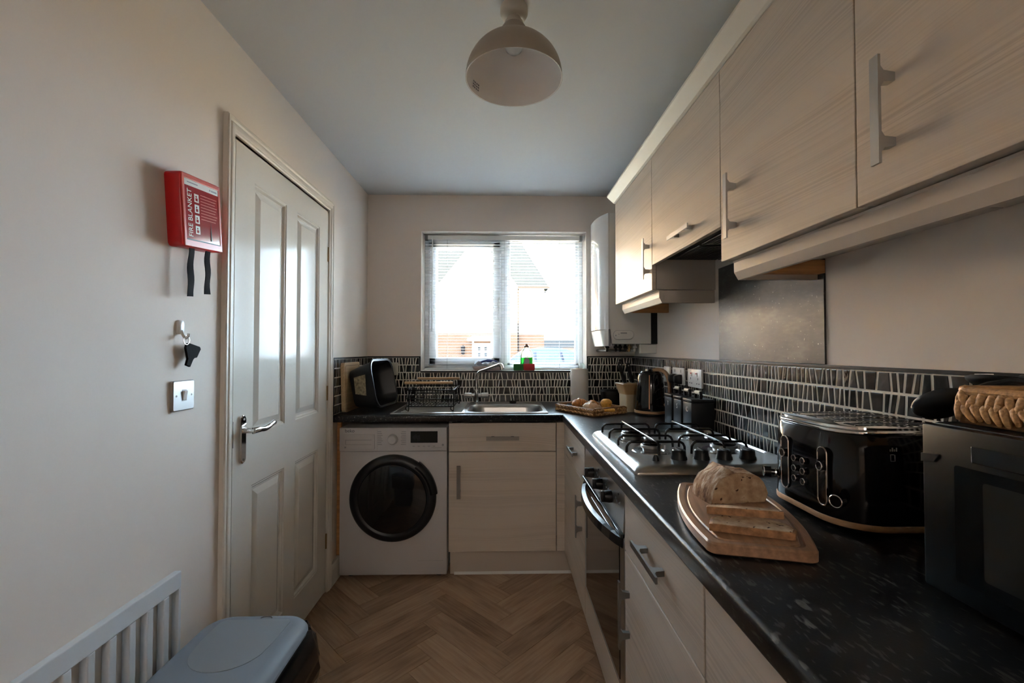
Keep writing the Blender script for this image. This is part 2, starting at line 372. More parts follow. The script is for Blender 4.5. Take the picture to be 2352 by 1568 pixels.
def lathe(bm, prof, c=(0, 0, 0), axis='Z', n=32):
    c = Vector(c); rings = []
    for r, h in prof:
        ring = []
        for i in range(n):
            a = 2*math.pi*i/n; x, y = max(r, 1e-5)*math.cos(a), max(r, 1e-5)*math.sin(a)
            ring.append(c+(Vector((x, y, h)) if axis == 'Z' else Vector((h, x, y)) if axis == 'X' else Vector((y, h, x))))
        rings.append(ring)
    return loft(bm, rings, (True, True))
def prism(bm, pts, axis, a0, a1):
    """extrude a 2D polygon: axis X -> pts (y,z); Y -> (x,z); Z -> (x,y)"""
    f = {'X': lambda p, a: (a, p[0], p[1]), 'Y': lambda p, a: (p[0], a, p[1]), 'Z': lambda p, a: (p[0], p[1], a)}[axis]
    return loft(bm, [[f(p, a0) for p in pts], [f(p, a1) for p in pts]])
def rrect(x0, x1, y0, y1, r, n=6):
    out = []; rs = r if isinstance(r, (list, tuple)) else [r]*4
    for (cx, cy, a0, rr) in ((x1-rs[0], y1-rs[0], 0, rs[0]), (x0+rs[1], y1-rs[1], 90, rs[1]), (x0+rs[2], y0+rs[2], 180, rs[2]), (x1-rs[3], y0+rs[3], 270, rs[3])):
        for i in range(n+1):
            a = R(a0+90*i/n); out.append((cx+rr*math.cos(a), cy+rr*math.sin(a)))
    return out
def ellipsoid(bm, c, rx, ry, rz, M3=None, u=16, v=10, fn=None):
    t = bmesh.new(); bmesh.ops.create_uvsphere(t, u_segments=u, v_segments=v, radius=1.0)
    for w in t.verts:
        if fn: w.co = fn(w.co)
        w.co = Vector((w.co.x*rx, w.co.y*ry, w.co.z*rz))
        if M3: w.co = M3 @ w.co
        w.co += Vector(c)
    return merge(bm, t)

# ------------------------------------------------------------------ object helpers
WM = {}                     # world matrix of things whose children are built in world coordinates
def link(o, parent=None):
    COL.objects.link(o)
    if parent is not None: o.parent = parent
    return o
def tag(o, label=None, cat=None, group=None, kind=None):
    if label: o['label'] = label
    if cat: o['category'] = cat
    if group: o['group'] = group
    if kind: o['kind'] = kind
    return o
def thing(name, label, cat, loc=(0, 0, 0), rot=(0, 0, 0), group=None, own=False):
    """Empty at the base of a thing; own=True: its parts are built in its own coordinates"""
    o = bpy.data.objects.new(name, None); o.empty_display_size = 0.05; link(o)
    o.location = loc; o.rotation_euler = rot
    WM[o.name] = Matrix.Identity(4) if own else Matrix.Translation(Vector(loc))
    return tag(o, label, cat, group)
def obj(name, bm, m, parent=None, smooth=None, label=None, kind=None, origin=None):
    base = WM.get(parent.name, Matrix.Identity(4)) if parent is not None else Matrix.Identity(4)
    if parent is None and origin is not None: base = Matrix.Translation(Vector(origin))
    bmesh.ops.recalc_face_normals(bm, faces=bm.faces[:])
    if base != Matrix.Identity(4): bmesh.ops.transform(bm, matrix=base.inverted(), verts=bm.verts[:])
    me = bpy.data.meshes.new(name); bm.to_mesh(me); bm.free()
    me.materials.append(M[m] if isinstance(m, str) else m)
    o = bpy.data.objects.new(name, me); link(o, parent)
    if parent is None and origin is not None: o.location = origin
    WM[o.name] = base
    if smooth:
        for p in me.polygons: p.use_smooth = True
        me.set_sharp_from_angle(angle=R(smooth if smooth is not True else 40))
    if label: o['label'] = label
    if kind: o['kind'] = kind
    return o
def text(name, s, size, m, parent, mtx, align='CENTER', ext=0.0004, sx=1.0):
    c = bpy.data.curves.new('t', 'FONT'); c.body = s; c.size = size; c.align_x = align; c.align_y = 'CENTER'; c.extrude = ext
    to = bpy.data.objects.new('t', c); COL.objects.link(to)
    dg = bpy.context.evaluated_depsgraph_get(); me = bpy.data.meshes.new_from_object(to.evaluated_get(dg))
    bpy.data.objects.remove(to); bpy.data.curves.remove(c)
    bm = bmesh.new(); bm.from_mesh(me); bpy.data.meshes.remove(me)
    bmesh.ops.transform(bm, matrix=mtx @ Matrix.Diagonal((sx, 1, 1, 1)), verts=bm.verts[:])
    return obj(name, bm, m, parent)
def basis(o, ux, uy):
    ux, uy = Vector(ux), Vector(uy); uz = ux.cross(uy)
    m = Matrix((ux, uy, uz)).transposed().to_4x4(); m.translation = Vector(o); return m
def dup(root, loc=None, label=None, group=None, rot=None):
    r = root.copy(); COL.objects.link(r)
    if loc is not None: r.location = loc
    if rot is not None: r.rotation_euler = rot
    if label: r['label'] = label
    if group: r['group'] = group
    for ch in list(root.children):
        c = ch.copy(); COL.objects.link(c); c.parent = r
        for g in list(ch.children):
            d = g.copy(); COL.objects.link(d); d.parent = c
    return r
def struct(name, bm, m, parent=None, smooth=None):
    o = obj(name, bm, m, parent, smooth)
    if parent is None: o['kind'] = 'structure'
    return o

# ================================================================== SETTING
# floor: slab + herringbone planks
bm = B(); box(bm, XL, XR, YF, YB, -0.06, -0.004); floor = struct('floor', bm, 'plank_gap')
def clip(poly, x0, x1, y0, y1):
    for ax, lim, sg in ((0, x0, 1), (0, x1, -1), (1, y0, 1), (1, y1, -1)):
        out = []
        for i, p in enumerate(poly):
            q = poly[(i+1) % len(poly)]; dp, dq = (p[ax]-lim)*sg, (q[ax]-lim)*sg
            if dp >= 0: out.append(p)
            if dp*dq < 0:
                t = dp/(dp-dq); out.append((p[0]+t*(q[0]-p[0]), p[1]+t*(q[1]-p[1])))
        poly = out
        if len(poly) < 3: return []
    return poly
PL, PW = 0.48, 0.113
def planks():
    c = math.sqrt(.5); gap = 0.0008; ox, oy = 0.050, 2.30
    rot = lambda x, y: (ox+(x-y)*c, oy+(x+y)*c)
    for i in range(-60, 60):
        for j in range(-12, 12):
            # classic herringbone: one plank along u, its partner along v, stepping by the width
            u, v = i*PW+j*PL*1.0, i*PW-j*PL*1.0
            for horiz in (True, False):
                if horiz: r = (u, u+PL, v, v+PW)
                else: r = (u-PW+PW, u+PW, v+PW, v+PW+PL)
                q = [(r[0]+gap, r[2]+gap), (r[1]-gap, r[2]+gap), (r[1]-gap, r[3]-gap), (r[0]+gap, r[3]-gap)]
                yield horiz, [rot(*p) for p in q]
seen = set()
for horiz, q in planks():
    cx, cy = sum(p[0] for p in q)/4, sum(p[1] for p in q)/4
    key = (round(cx, 3), round(cy, 3))
    if key in seen or not (XL-0.3 < cx < 0.62 and 0.2 < cy < 2.75): continue
    pq = clip(q, XL, 0.60, 0.25, 2.72)
    if len(pq) < 3: continue
    seen.add(key)
    a = R(45) if horiz else R(135)
    ca, sa = math.cos(-a), math.sin(-a)
    loc = [((x-cx)*ca-(y-cy)*sa, (x-cx)*sa+(y-cy)*ca) for x, y in pq]
    bm = B(); prism(bm, loc, 'Z', -0.004, 0.0)
    o = obj('plank', bm, 'plank', floor); o.location = (cx, cy, 0); o.rotation_euler = (0, 0, a)

# walls (thick), with real openings
DY0, DY1, DZ = 1.515, 2.345, 2.0         # door opening
T = 0.14
bm = B(); box(bm, XL-T, XL, YF, DY0, 0, ZC); box(bm, XL-T, XL, DY1, YB+.28, 0, ZC); box(bm, XL-T, XL, DY0, DY1, DZ, ZC)
wall_left = struct('wall_left', bm, 'wall')
WX0, WX1, WZ0, WZ1 = -0.557, 0.585, 1.126, 2.088
bm = B(); box(bm, XL-T, WX0, YB, YB+.28, -0.3, ZC); box(bm, WX1, XR+T, YB, YB+.28, -0.3, ZC); box(bm, WX0, WX1, YB, YB+.28, -0.3, WZ0-.014); box(bm, WX0, WX1, YB, YB+.28, WZ1, ZC)
wall_back = struct('wall_back', bm, 'wall')
bm = B(); box(bm, XR, XR+T, YF, YB, 0, ZC); wall_right = struct('wall_right', bm, 'wall')
bm = B(); box(bm, XL-T, -.60, YF-T, YF, 0, ZC); box(bm, .45, XR+T, YF-T, YF, 0, ZC); box(bm, -.60, .45, YF-T, YF, 2.05, ZC); wall_front = struct('wall_front', bm, 'wall')
# unseen shells: lounge added for the fill lamp, hall to block light under door
bm = B(); box(bm, -2.0, 2.0, -4.6, -4.5, 0, ZC); box(bm, -2.1, -2.0, -4.5, YF-T, 0, ZC); box(bm, 2.0, 2.1, -4.5, YF-T, 0, ZC); box(bm, -2.0, XL-T, YF-T-.1, YF-T, 0, ZC); box(bm, XR+T, 2.0, YF-T-.1, YF-T, 0, ZC); struct('wall_lounge', bm, 'wall')
bm = B(); box(bm, -2.0, 2.0, -4.5, YF, -.06, 0); struct('floor_lounge', bm, 'plank')
bm = B(); box(bm, -2.1, 2.1, -4.6, YF-T, ZC, ZC+.22); struct('ceiling_lounge', bm, 'ceiling')
bm = B(); box(bm, -2.2, -2.1, .8, 3.2, 0, ZC); box(bm, -2.1, XL-T, .8, .9, 0, ZC); box(bm, -2.1, XL-T, 3.1, 3.2, 0, ZC); struct('wall_hall', bm, 'wall')
bm = B(); box(bm, -2.2, XL-T, .8, 3.2, ZC, ZC+.22); struct('ceiling_hall', bm, 'ceiling')
bm = B(); box(bm, -2.2, XL-T, .8, 3.2, -.06, 0); box(bm, XL-T, XL, DY0, DY1, -.06, 0); struct('floor_hall', bm, 'plank')
bm = B(); box(bm, XL-T, XR+T, YF-T, YB+.28, ZC, ZC+.22); ceiling = struct('ceiling', bm, 'ceiling')
# the rest of the house around the kitchen (it throws the street-side shadow)
bm = B(); prism(bm, [(YF-4.0, ZC+.22), (YB+.28, ZC+.22), (YB+.28, 5.0), (YB+.6, 4.95), (-1.0, 7.4), (YF-4.6, 4.95), (YF-4.0, 5.0)], 'X', -9, 9)
struct('roof_1', bm, 'brick')
bm = B(); box(bm, -9, XL-T, YB, YB+.28, -0.3, ZC+.22); box(bm, XR+T, 9, YB, YB+.28, -0.3, ZC+.22); box(bm, -9, -8.7, YF-4, YB, -.3, ZC+.22); box(bm, 8.7, 9, YF-4, YB, -.3, ZC+.22); box(bm, -9, 9, YF-4, YF-3.7, -.3, ZC+.22)
struct('wall_outside', bm, 'brick')

# skirting on the left wall
def skirting(name, y0, y1):
    bm = B(); prism(bm, [(XL, 0), (XL+.018, 0), (XL+.018, .085), (XL+.012, .096), (XL+.009, .108), (XL, .112)], 'Y', y0, y1); return struct(name, bm, 'trim')
skirting('baseboard_left', 1.279, 1.474); skirting('baseboard_left.001', 2.398, 2.62)

# ------------------------------------------------------------------ door
door = bpy.data.objects.new('door_1', None); link(door); door.location = (XL, DY0, 0); door['kind'] = 'structure'; WM['door_1'] = Matrix.Translation((XL, DY0, 0))
XF = XL+0.006                                  # face of the leaf
def panel_leaf():
    y0, y1, z0, z1 = 1.528, 2.333, 0.012, 1.992
    ups = [(1.645, 1.888), (1.985, 2.228)]
    pans = [(a, b, .955, 1.885) for a, b in ups]+[(a, b, .165, .77) for a, b in ups]
    ys = sorted({y0, y1, *[v for p in pans for v in p[:2]]}); zs = sorted({z0, z1, *[v for p in pans for v in p[2:]]})
    bm = B(); g = {(y, z): bm.verts.new((XF, y, z)) for y in ys for z in zs}
    for i in range(len(ys)-1):
        for k in range(len(zs)-1):
            q = [g[ys[i], zs[k]], g[ys[i+1], zs[k]], g[ys[i+1], zs[k+1]], g[ys[i], zs[k+1]]]
            pn = [p for p in pans if p[0] <= ys[i] and ys[i+1] <= p[1] and p[2] <= zs[k] and zs[k+1] <= p[3]]
            if not pn: bm.faces.new(q); continue
            a, b, c, d = ys[i], ys[i+1], zs[k], zs[k+1]; prev = q
            for off, dep in ((.004, -.0035), (.009, -.0035), (.015, -.011), (.024, -.0115), (.047, -.0035)):
                cur = [bm.verts.new((XF+dep, y, z)) for y, z in ((a+off, c+off), (b-off, c+off), (b-off, d-off), (a+off, d-off))]
                for e in range(4): bm.faces.new((prev[e], prev[(e+1) % 4], cur[(e+1) % 4], cur[e]))
                prev = cur
            bm.faces.new(prev)
    box(bm, XF-.042, XF-.012, y0, y1, z0, z1)
    for (a, b, c, d) in ((y0, y0, z0, z1), (y1, y1, z0, z1)):
        loft(bm, [[(XF-.02, a, c), (XF-.02, a, d)], [(XF, a, c), (XF, a, d)]], (False, False), False)
    for z in (z0, z1): loft(bm, [[(XF-.02, y0, z), (XF-.02, y1, z)], [(XF, y0, z), (XF, y1, z)]], (False, False), False)
    return bm
leaf = obj('door_leaf', panel_leaf(), 'paint', door)
# lining + architrave (moulded, mitred)
def mould(y0, y1, z1):
    # profile: (offset outwards from opening, projection from the wall)
    prof = [(0, 0), (0, .010), (.006, .0125), (.010, .0125), (.014, .016), (.020, .0175), (.027, .0175), (.032, .014), (.038, .018), (.046, .018), (.050, .015), (.050, 0)]
    path = [lambda o: (y0-o, 0), lambda o: (y0-o, z1+o), lambda o: (y1+o, z1+o), lambda o: (y1+o, 0)]
    bm = B()
    rings = [[(XL+h, *f(o)) for o, h in prof] for f in path]
    return loft(bm, rings)
obj('architrave', mould(1.517, 2.345, 2.008), 'trim', door)
bm = B(); box(bm, XL-.1, XL+.0, 1.500, 1.526, 0, 2.014); box(bm, XL-.1, XL+.0, 2.336, 2.36, 0, 2.014); box(bm, XL-.1, XL+.0, 1.526, 2.336, 1.995, 2.016)
box(bm, XL-.1, XL-.04, 1.526, 1.545, 0, 1.995); box(bm, XL-.1, XL-.04, 2.316, 2.336, 0, 1.995)
obj('door_lining', bm, 'trim', door)
for z in (1.77, 1.04, .27):
    bm = B(); cyl(bm, (XF+.001, 2.3345, z-.038), (XF+.001, 2.3345, z+.038), .0055, n=10); box(bm, XF-.03, XF+.001, 2.331, 2.338, z-.038, z+.038)
    obj('hinge', bm, 'brass_dull', door, smooth=True)
hp = B(); pts = rrect(1.562, 1.594, .866, 1.036, .0158, 8)
loft(hp, [[(XF, *p) for p in pts], [(XF+.007, *p) for p in pts], [(XF+.0095, 1.578+(p[0]-1.578)*.82, .951+(p[1]-.951)*.96) for p in pts]])
plate = obj('handle_plate', hp, 'chrome', door, smooth=30)
bm = B(); cyl(bm, (XF+.008, 1.578, .982), (XF+.050, 1.578, .982), .0095, n=16)
tube(bm, smooth_path([(XF+.046, 1.570, .982), (XF+.050, 1.60, .982), (XF+.050, 1.64, .978), (XF+.050, 1.675, .984), (XF+.047, 1.705, .990), (XF+.043, 1.722, .987)], 5), [.0105]*6+[.0095]*10+[.0085]*6+[.0078]*4, 10, flat=1.15)
obj('lever', bm, 'chrome', plate, smooth=True)
bm = B()
for z in (1.022, .88): cyl(bm, (XF+.009, 1.578, z), (XF+.0108, 1.578, z), .0045, n=12)
obj('screw', bm, 'nickel', plate)
bm = B(); box(bm, XF-.0005, XF+.0012, 1.5285, 1.531, .93, 1.02); obj('latch_plate', bm, 'nickel', door)

# ------------------------------------------------------------------ window: frame, sash, panes
YWN = 3.165
def rect_frame(bm, x0, x1, z0, z1, w, y0, y1, bev=.006):
    for a in ((x0, x1, z1-w, z1), (x0, x1, z0, z0+w), (x0, x0+w, z0, z1), (x1-w, x1, z0, z1)): box(bm, a[0], a[1], y0, y1, a[2], a[3], bev)
    return bm
bm = B(); rect_frame(bm, WX0, WX1, WZ0, WZ1, .032, YWN+.005, YWN+.07)
box(bm, -.010, .040, YWN+.005, YWN+.07, WZ0+.02, WZ1-.02, .006)
rect_frame(bm, .034, .559, WZ0+.024, WZ1-.024, .027, YWN+.018, YWN+.06, .004)
win = struct('window_1', bm, 'upvc')
bm = B(); rect_frame(bm, -.527, -.008, WZ0+.030, WZ1-.030, .060, YWN-.012, YWN+.05, .010)
sash = obj('opening_sash', bm, 'upvc', win)
bm = B(); box(bm, -.465, -.05, YWN+.018, YWN+.022, 1.195, 2.01); obj('pane', bm, 'glass', win)
bm = B(); box(bm, .058, .535, YWN+.032, YWN+.036, 1.172, 2.04); obj('pane', bm, 'glass', win)
bm = B(); box(bm, -.034, -.016, YWN-.020, YWN-.010, 1.565, 1.635, .004); tube(bm, smooth_path([(-.025, YWN-.019, 1.625), (-.028, YWN-.022, 1.60), (-.028, YWN-.022, 1.54), (-.024, YWN-.020, 1.49)], 4), .0065, 8)
obj('window_handle', bm, 'upvc', sash, smooth=True)
bm = B(); box(bm, WX0-.001, WX1+.001, YB-.004, YWN+.01, WZ0-.016, WZ0, .004); struct('trim_1', bm, 'upvc')

# ------------------------------------------------------------------ mosaic splashback
TR = 0.0508          # row pitch on 6 rows between worktop and 1.226
def mosaic(u0, u1, z0, rows, seed, dens=1.0):
    """rows of slanted tiles: yields 4-corner polygons (u,z)"""
    rnd = random.Random(seed)
    for r in range(rows):
        za, zb = z0+r*TR+.0031, z0+(r+1)*TR-.0031; u = u0+.002; ta = 0.0
        while u < u1-.006:
            k = rnd.random()
            w = rnd.uniform(.010, .0135) if k < .55 else rnd.uniform(.0145, .019) if k < .86 else rnd.uniform(.029, .034)
            tb = rnd.uniform(-.0046, .0046)
            e = min(u+w, u1-.002)
            if u1-e < .008: e = u1-.002; tb = 0.0
            yield [(u-ta, za), (e-tb, za), (e+tb, zb), (u+ta, zb)]
            ta = tb; u = e+.0068
def tile_bm(bm, q, put, h=.0014):
    cx, cz = sum(p[0] for p in q)/4, sum(p[1] for p in q)/4
    ins = lambda k: [(cx+(p[0]-cx)*(1-.0016*k/max(abs(p[0]-cx), .004)), cz+(p[1]-cz)*(1-.0016*k/max(abs(p[1]-cz), .004))) for p in q]
    loft(bm, [[put(p, 0) for p in q], [put(p, h*.72) for p in q], [put(p, h) for p in ins(1.0)]], (False, True))
GT = .004            # grout bed thickness
# right wall
bm = B(); box(bm, XR-GT, XR, -.2, YB, ZW, ZW+6*TR); pr = obj('tile_panel', bm, 'grout', wall_right)
qs = [q for q in mosaic(.35, YB-GT, ZW, 6, 5)]
near = sorted([q for q in qs if q[0][0] > .70], key=lambda q: q[0][0])[:300]; ids = {id(q) for q in near}
rest = B()
for q in qs:
    if id(q) in ids:
        cy, cz = sum(p[0] for p in q)/4, sum(p[1] for p in q)/4
        bm = B(); tile_bm(bm, [(p[0]-cy, p[1]-cz) for p in q], lambda p, h: (-h, p[0], p[1]))
        o = obj('tile', bm, 'tile', pr); o.location = (XR-GT, cy, cz)
    else: tile_bm(rest, q, lambda p, h: (XR-GT-h, p[0], p[1]))
obj('tile_field', rest, 'tile', pr, kind='stuff')
bm = B(); box(bm, XR-.0095, XR, -.2, YB-.0095, ZW+6*TR, ZW+6*TR+.009, .0015); obj('edge_trim', bm, 'black', pr)
# back wall: left of window, under window, right of window
zs = WZ0-.0145
bm = B(); box(bm, XL, XR, YB-GT, YB, ZW, zs); box(bm, XL, WX0-.008, YB-GT, YB, zs, ZW+6*TR); box(bm, WX1+.008, XR, YB-GT, YB, zs, ZW+6*TR)
pb = obj('tile_panel', bm, 'grout', wall_back)
rest = B(); put = lambda p, h: (p[0], YB-GT-h, p[1])
for q in list(mosaic(XL+GT, WX0-.010, ZW, 6, 21))+list(mosaic(WX1+.010, XR-GT, ZW, 6, 22)): tile_bm(rest, q, put)
for q in mosaic(WX0-.008, WX1+.008, ZW, 4, 23):
    q = [(p[0], min(p[1], zs-.002)) for p in q]; tile_bm(rest, q, put)
obj('tile_field', rest, 'tile', pb, kind='stuff')
bm = B(); box(bm, XL, WX0-.001, YB-.0095, YB, ZW+6*TR, ZW+6*TR+.009, .0015); box(bm, WX0-.010, WX0-.001, YB-.0095, YB, WZ0-.006, ZW+6*TR+.009, .0015)
box(bm, WX0-.002, WX1+.002, YB-.0105, YB-.0045, WZ0-.0135, WZ0-.003, .0015)
box(bm, WX1+.001, WX1+.010, YB-.0095, YB, WZ0-.006, ZW+6*TR+.009, .0015); box(bm, WX1+.001, XR, YB-.0095, YB, ZW+6*TR, ZW+6*TR+.009, .0015)
obj('edge_trim', bm, 'black', pb)
# left return
bm = B(); box(bm, XL, XL+GT, 2.428, YB, ZW, ZW+6*TR); plr = obj('tile_panel', bm, 'grout', wall_left)
rest = B()
for q in mosaic(2.435, YB-GT, ZW, 6, 31): tile_bm(rest, q, lambda p, h: (XL+GT+h, p[0], p[1]))
obj('tile_field', rest, 'tile', plr, kind='stuff')
bm = B(); box(bm, XL, XL+.0095, 2.418, YB-.0095, ZW+6*TR, ZW+6*TR+.009, .0015); box(bm, XL, XL+.0095, 2.418, 2.428, ZW, ZW+6*TR+.009, .0015)
obj('edge_trim', bm, 'black', plr)

# ================================================================== STREET OUTSIDE
GZ = -0.20
bm = B(); box(bm, -60, 60, YB+.28, 80, GZ-.2, GZ); struct('ground', bm, 'pave')
HY = 26.0
h = thing('terraced_house', 'pale two-storey house with porch door, straight across the street', 'house', (0, HY, GZ))
bm = B(); box(bm, -9.0, 2.5, HY, HY+8, GZ, 2.25); obj('brick_wall', bm, 'brick', h)
bm = B(); box(bm, -9.0, 2.5, HY, HY+8, 2.25, 4.95); obj('rendered_wall', bm, 'render', h)
bm = B(); loft(bm, [[(-9.3, HY-.3, 4.95), (2.78, HY-.3, 4.95), (2.78, HY+8.3, 4.95), (-9.3, HY+8.3, 4.95)], [(-9.3, HY+4, 8.8), (1.2, HY+4, 8.8), (1.2, HY+4.01, 8.8), (-9.3, HY+4.01, 8.8)]]); obj('roof', bm, 'roof', h)
bm = B(); prism(bm, [(-3.75, 2.25), (.9, 2.25), (.9, 5.0), (-1.4, 7.9), (-3.75, 5.0)], 'Y', HY-.5, HY+3); obj('gable', bm, 'render', h)
bm = B(); box(bm, -3.75, .9, HY-.5, HY-.001, GZ, 2.249); obj('gable_base', bm, 'brick', h)
bm = B()
tube(bm, [(-9.3, HY-.36, 4.93), (2.8, HY-.36, 4.93)], .06, 6); cyl(bm, (.95, HY-.08, GZ), (.95, HY-.08, 4.9), .045, n=8); obj('gutter', bm, 'gutter', h)
bm = B(); box(bm, .55+.35, 1.1, HY-.05, HY+.02, 3.7, 4.7); obj('window', bm, 'car_glass', h)
por = B(); box(por, -1.95, -.05, HY-1.3, HY-.4, 1.78, 1.93, .03); prism(por, [(-1.9, 1.93), (-.1, 1.93), (-.35, 2.08), (-1.65, 2.08)], 'Y', HY-1.2, HY-.4); por_o = obj('porch_canopy', por, 'white', h)
bm = B(); box(bm, -1.62, -.66, HY-.56, HY-.48, GZ, 1.62, .02); dr = obj('front_door', bm, 'white', h)
for x in (-1.40, -1.02):
    for z in (.55, .90, 1.25):
        bm = B(); box(bm, x, x+.16, HY-.575, HY-.55, z, z+.22); obj('door_pane', bm, 'car_glass', dr)
bm = B(); box(bm, -1.72, -1.62, HY-.6, HY-.46, GZ, 1.75); box(bm, -.66, -.56, HY-.6, HY-.46, GZ, 1.75); obj('door_frame', bm, 'white', h)
bm = B(); cyl(bm, (-2.25, HY-.62, 1.05), (-2.25, HY-.62, 1.42), .09, .12, 8); cyl(bm, (-2.25, HY-.62, 1.42), (-2.25, HY-.62, 1.56), .15, .02, 8); box(bm, -2.28, -2.22, HY-.62, HY-.5, .98, 1.06); obj('wall_lantern', bm, 'gutter', h)
def house(name, label, x0, x1, y, ze, zr, m='brick'):
    h = thing(name, label, 'house', ((x0+x1)/2, y, GZ))
    bm = B(); box(bm, x0, x1, y, y+8, GZ, ze); obj('wall', bm, m, h)
    bm = B(); prism(bm, [(y-.35, ze-.05), (y+8.35, ze-.05), (y+4, zr)], 'X', x0-.25, x1+.25); obj('roof', bm, 'roof', h)
    bm = B(); tube(bm, [(x0-.25, y-.4, ze-.06), (x1+.25, y-.4, ze-.06)], .06, 6); obj('gutter', bm, 'gutter', h)
    for k in range(int((x1-x0)//2.6)):
        for z in (.5, 3.0):
            if z+1.2 > ze: continue
            f = B(); wx = x0+.7+k*2.6; rect_frame(f, wx, wx+1.3, z, z+1.15, .08, y-.06, y+.02); fo = obj('window', f, 'white', h)
            bm = B(); box(bm, wx+.08, wx+1.22, y-.03, y-.01, z+.08, z+1.07); obj('pane', bm, 'car_glass', fo)
    return h
house('garage', 'low brick garage block set back on the right of the street', 3.9, 13.0, 41.0, 1.5, 2.35)
house('brick_house', 'tall brick house standing left of the pale house', -18.5, -9.6, 25.0, 5.0, 9.0)
fo = thing('garden_fence', 'brown timber fence between the pale house and the brick house behind', 'fence', (3.6, 27, GZ))
for k in range(14):
    bm = B(); box(bm, 2.7+k*.6, 3.28+k*.6, 27+.02*(k % 2), 27.05, GZ, 1.25+.02*(k % 3), .01); obj('board', bm, 'fence', fo)
# parked car
car = thing('parked_car', 'silver blue hatchback parked across the street, seen from its side', 'car', (1.5, 16.5, GZ))
def car_sec(y, k): # side profile rings
    low = [(-1.1, .35), (-1.15, .62), (-.95, .80), (.0, .95), (.55, 1.0)]
    top = [(1.22, 1.46), (1.85, 1.57), (2.6, 1.55), (3.2, 1.38), (3.65, 1.02)]
    end = [(3.75, .85), (3.72, .35)]
    return [(-.45+x, y, GZ+z) for x, z in low]+[(-.45+x, y+k, GZ+z) for x, z in top]+[(-.45+x, y, GZ+z) for x, z in end]
bm = B(); loft(bm, [car_sec(15.75, .18), car_sec(15.70, .28), car_sec(17.30, -.28), car_sec(17.25, -.18)])
obj('body', bm, 'car', car, smooth=25)
bm = B()
for a in ([(.80, 1.03), (1.30, 1.40), (1.58, 1.44), (1.62, 1.03)], [(1.70, 1.03), (1.68, 1.45), (2.50, 1.45), (2.62, 1.03)], [(2.70, 1.03), (2.60, 1.44), (3.12, 1.33), (3.42, 1.06)]):
    loft(bm, [[(-.45+x, 15.69+max(0, (z-1.0))*.42-e, GZ+z) for x, z in a] for e in (0.02, -.01)])
obj('side_window', bm, 'car_glass', car)
for x in (-.25, 2.75):
    bm = B(); cyl(bm, (x-.45, 15.68, GZ+.31), (x-.45, 15.95, GZ+.31), .31, n=24); wo = obj('wheel', bm, 'black_matt', car)
    bm = B(); cyl(bm, (x-.45, 15.66, GZ+.31), (x-.45, 15.70, GZ+.31), .19, n=16); obj('hub_cap', bm, 'alu', wo)
bm = B(); ellipsoid(bm, (.40, 15.6, GZ+1.02), .08, .09, .06); obj('wing_mirror', bm, 'car', car)
for x in (.9, 1.85): bm = B(); box(bm, x, x+.2, 15.68, 15.72, GZ+.86, GZ+.89, .01); obj('door_handle', bm, 'gutter', car)

# ================================================================== FITTED UNITS
def bow_handle(o, along, out, width, L=.18):
    """flat satin bow handle: o = centre on the door face, along = bar direction, out = away from the door"""
    a, n = Vector(along), Vector(out); w = a.cross(n); o = Vector(o); bm = B()
    H = .030; prof = [(-L/2, H), (L/2, H), (L/2, H-.0045), (L/2-.020, H-.0055), (L/2-.027, H-.012), (L/2-.030, .004), (L/2-.029, 0), (L/2-.043, 0), (L/2-.042, .004), (L/2-.044, H-.011), (L/2-.052, H-.0065)]
    prof = prof+[(-x, z) for x, z in reversed(prof[2:])]
    half = [p for p in prof]
    # main bar
    bar = [(-L/2, H), (L/2, H), (L/2, H-.0048), (-L/2, H-.0048)]
    for poly, ww in ((bar, width), ([(L/2-.016, H-.004), (L/2-.026, H-.011), (L/2-.029, 0), (L/2-.043, 0), (L/2-.045, H-.011), (L/2-.056, H-.004)], width*.86), ([(-L/2+.016, H-.004), (-L/2+.056, H-.004), (-L/2+.045, H-.011), (-L/2+.043, 0), (-L/2+.029, 0), (-L/2+.026, H-.011)], width*.86)):
        loft(bm, [[o+a*x+n*z+w*s*ww/2 for x, z in poly] for s in (-1, 1)])
    return bm
def slab_x(y0, y1, z0, z1, x=XD, th=.018, bev=.0016): bm = B(); return box(bm, x, x+th, y0, y1, z0, z1, bev)
def slab_y(x0, x1, z0, z1, y, th=.018, bev=.0016): bm = B(); return box(bm, x0, x1, y, y+th, z0, z1, bev)

def base_unit(name, label, y0, y1, hy, drawer_handle=None):
    t = thing(name, label, 'base unit', (XD+.3, (y0+y1)/2, 0), group=None)
    bm = B(); box(bm, XD+.0185, XR-.03, y0+.001, y1-.001, .15, .865); obj('carcass', bm, 'cab_side', t)
    d = obj('drawer_front', slab_x(y0+.0015, y1-.0015, .704, .862), 'cab', t)
    hc = (y0+y1)/2 if drawer_handle is None else drawer_handle
    obj('handle', bow_handle((XD, hc, .788), (0, 1, 0), (-1, 0, 0), .014), 'nickel', d, smooth=30)
    dd = obj('door', slab_x(y0+.0015, y1-.0015, .152, .700), 'cab', t)
    if hy is not None: obj('handle', bow_handle((XD, hy, .545), (0, 0, 1), (-1, 0, 0), .014), 'nickel', dd, smooth=30)
    return t
base_unit('base_unit', 'cream wood-grain base unit with drawer between the oven and the back corner', 1.848, 2.385, 1.915, 2.085)
base_unit('base_unit', 'cream base unit with drawer beside the oven, under the bread board', .757, 1.246, 1.205)
base_unit('base_unit', 'nearest cream base unit, in the bottom right corner under the microwave', .16, .754, .70)
bm = B(); box(bm, XD+.001, XD+.018, 2.388, 2.4545, .152, .862, .001); box(bm, .3045, XD+.018, 2.455, 2.473, .152, .862, .001)
obj('corner_post', bm, 'cab', None); tag(bpy.data.objects['corner_post'], 'cream corner post in the inner angle where both runs of base units meet', 'corner post')
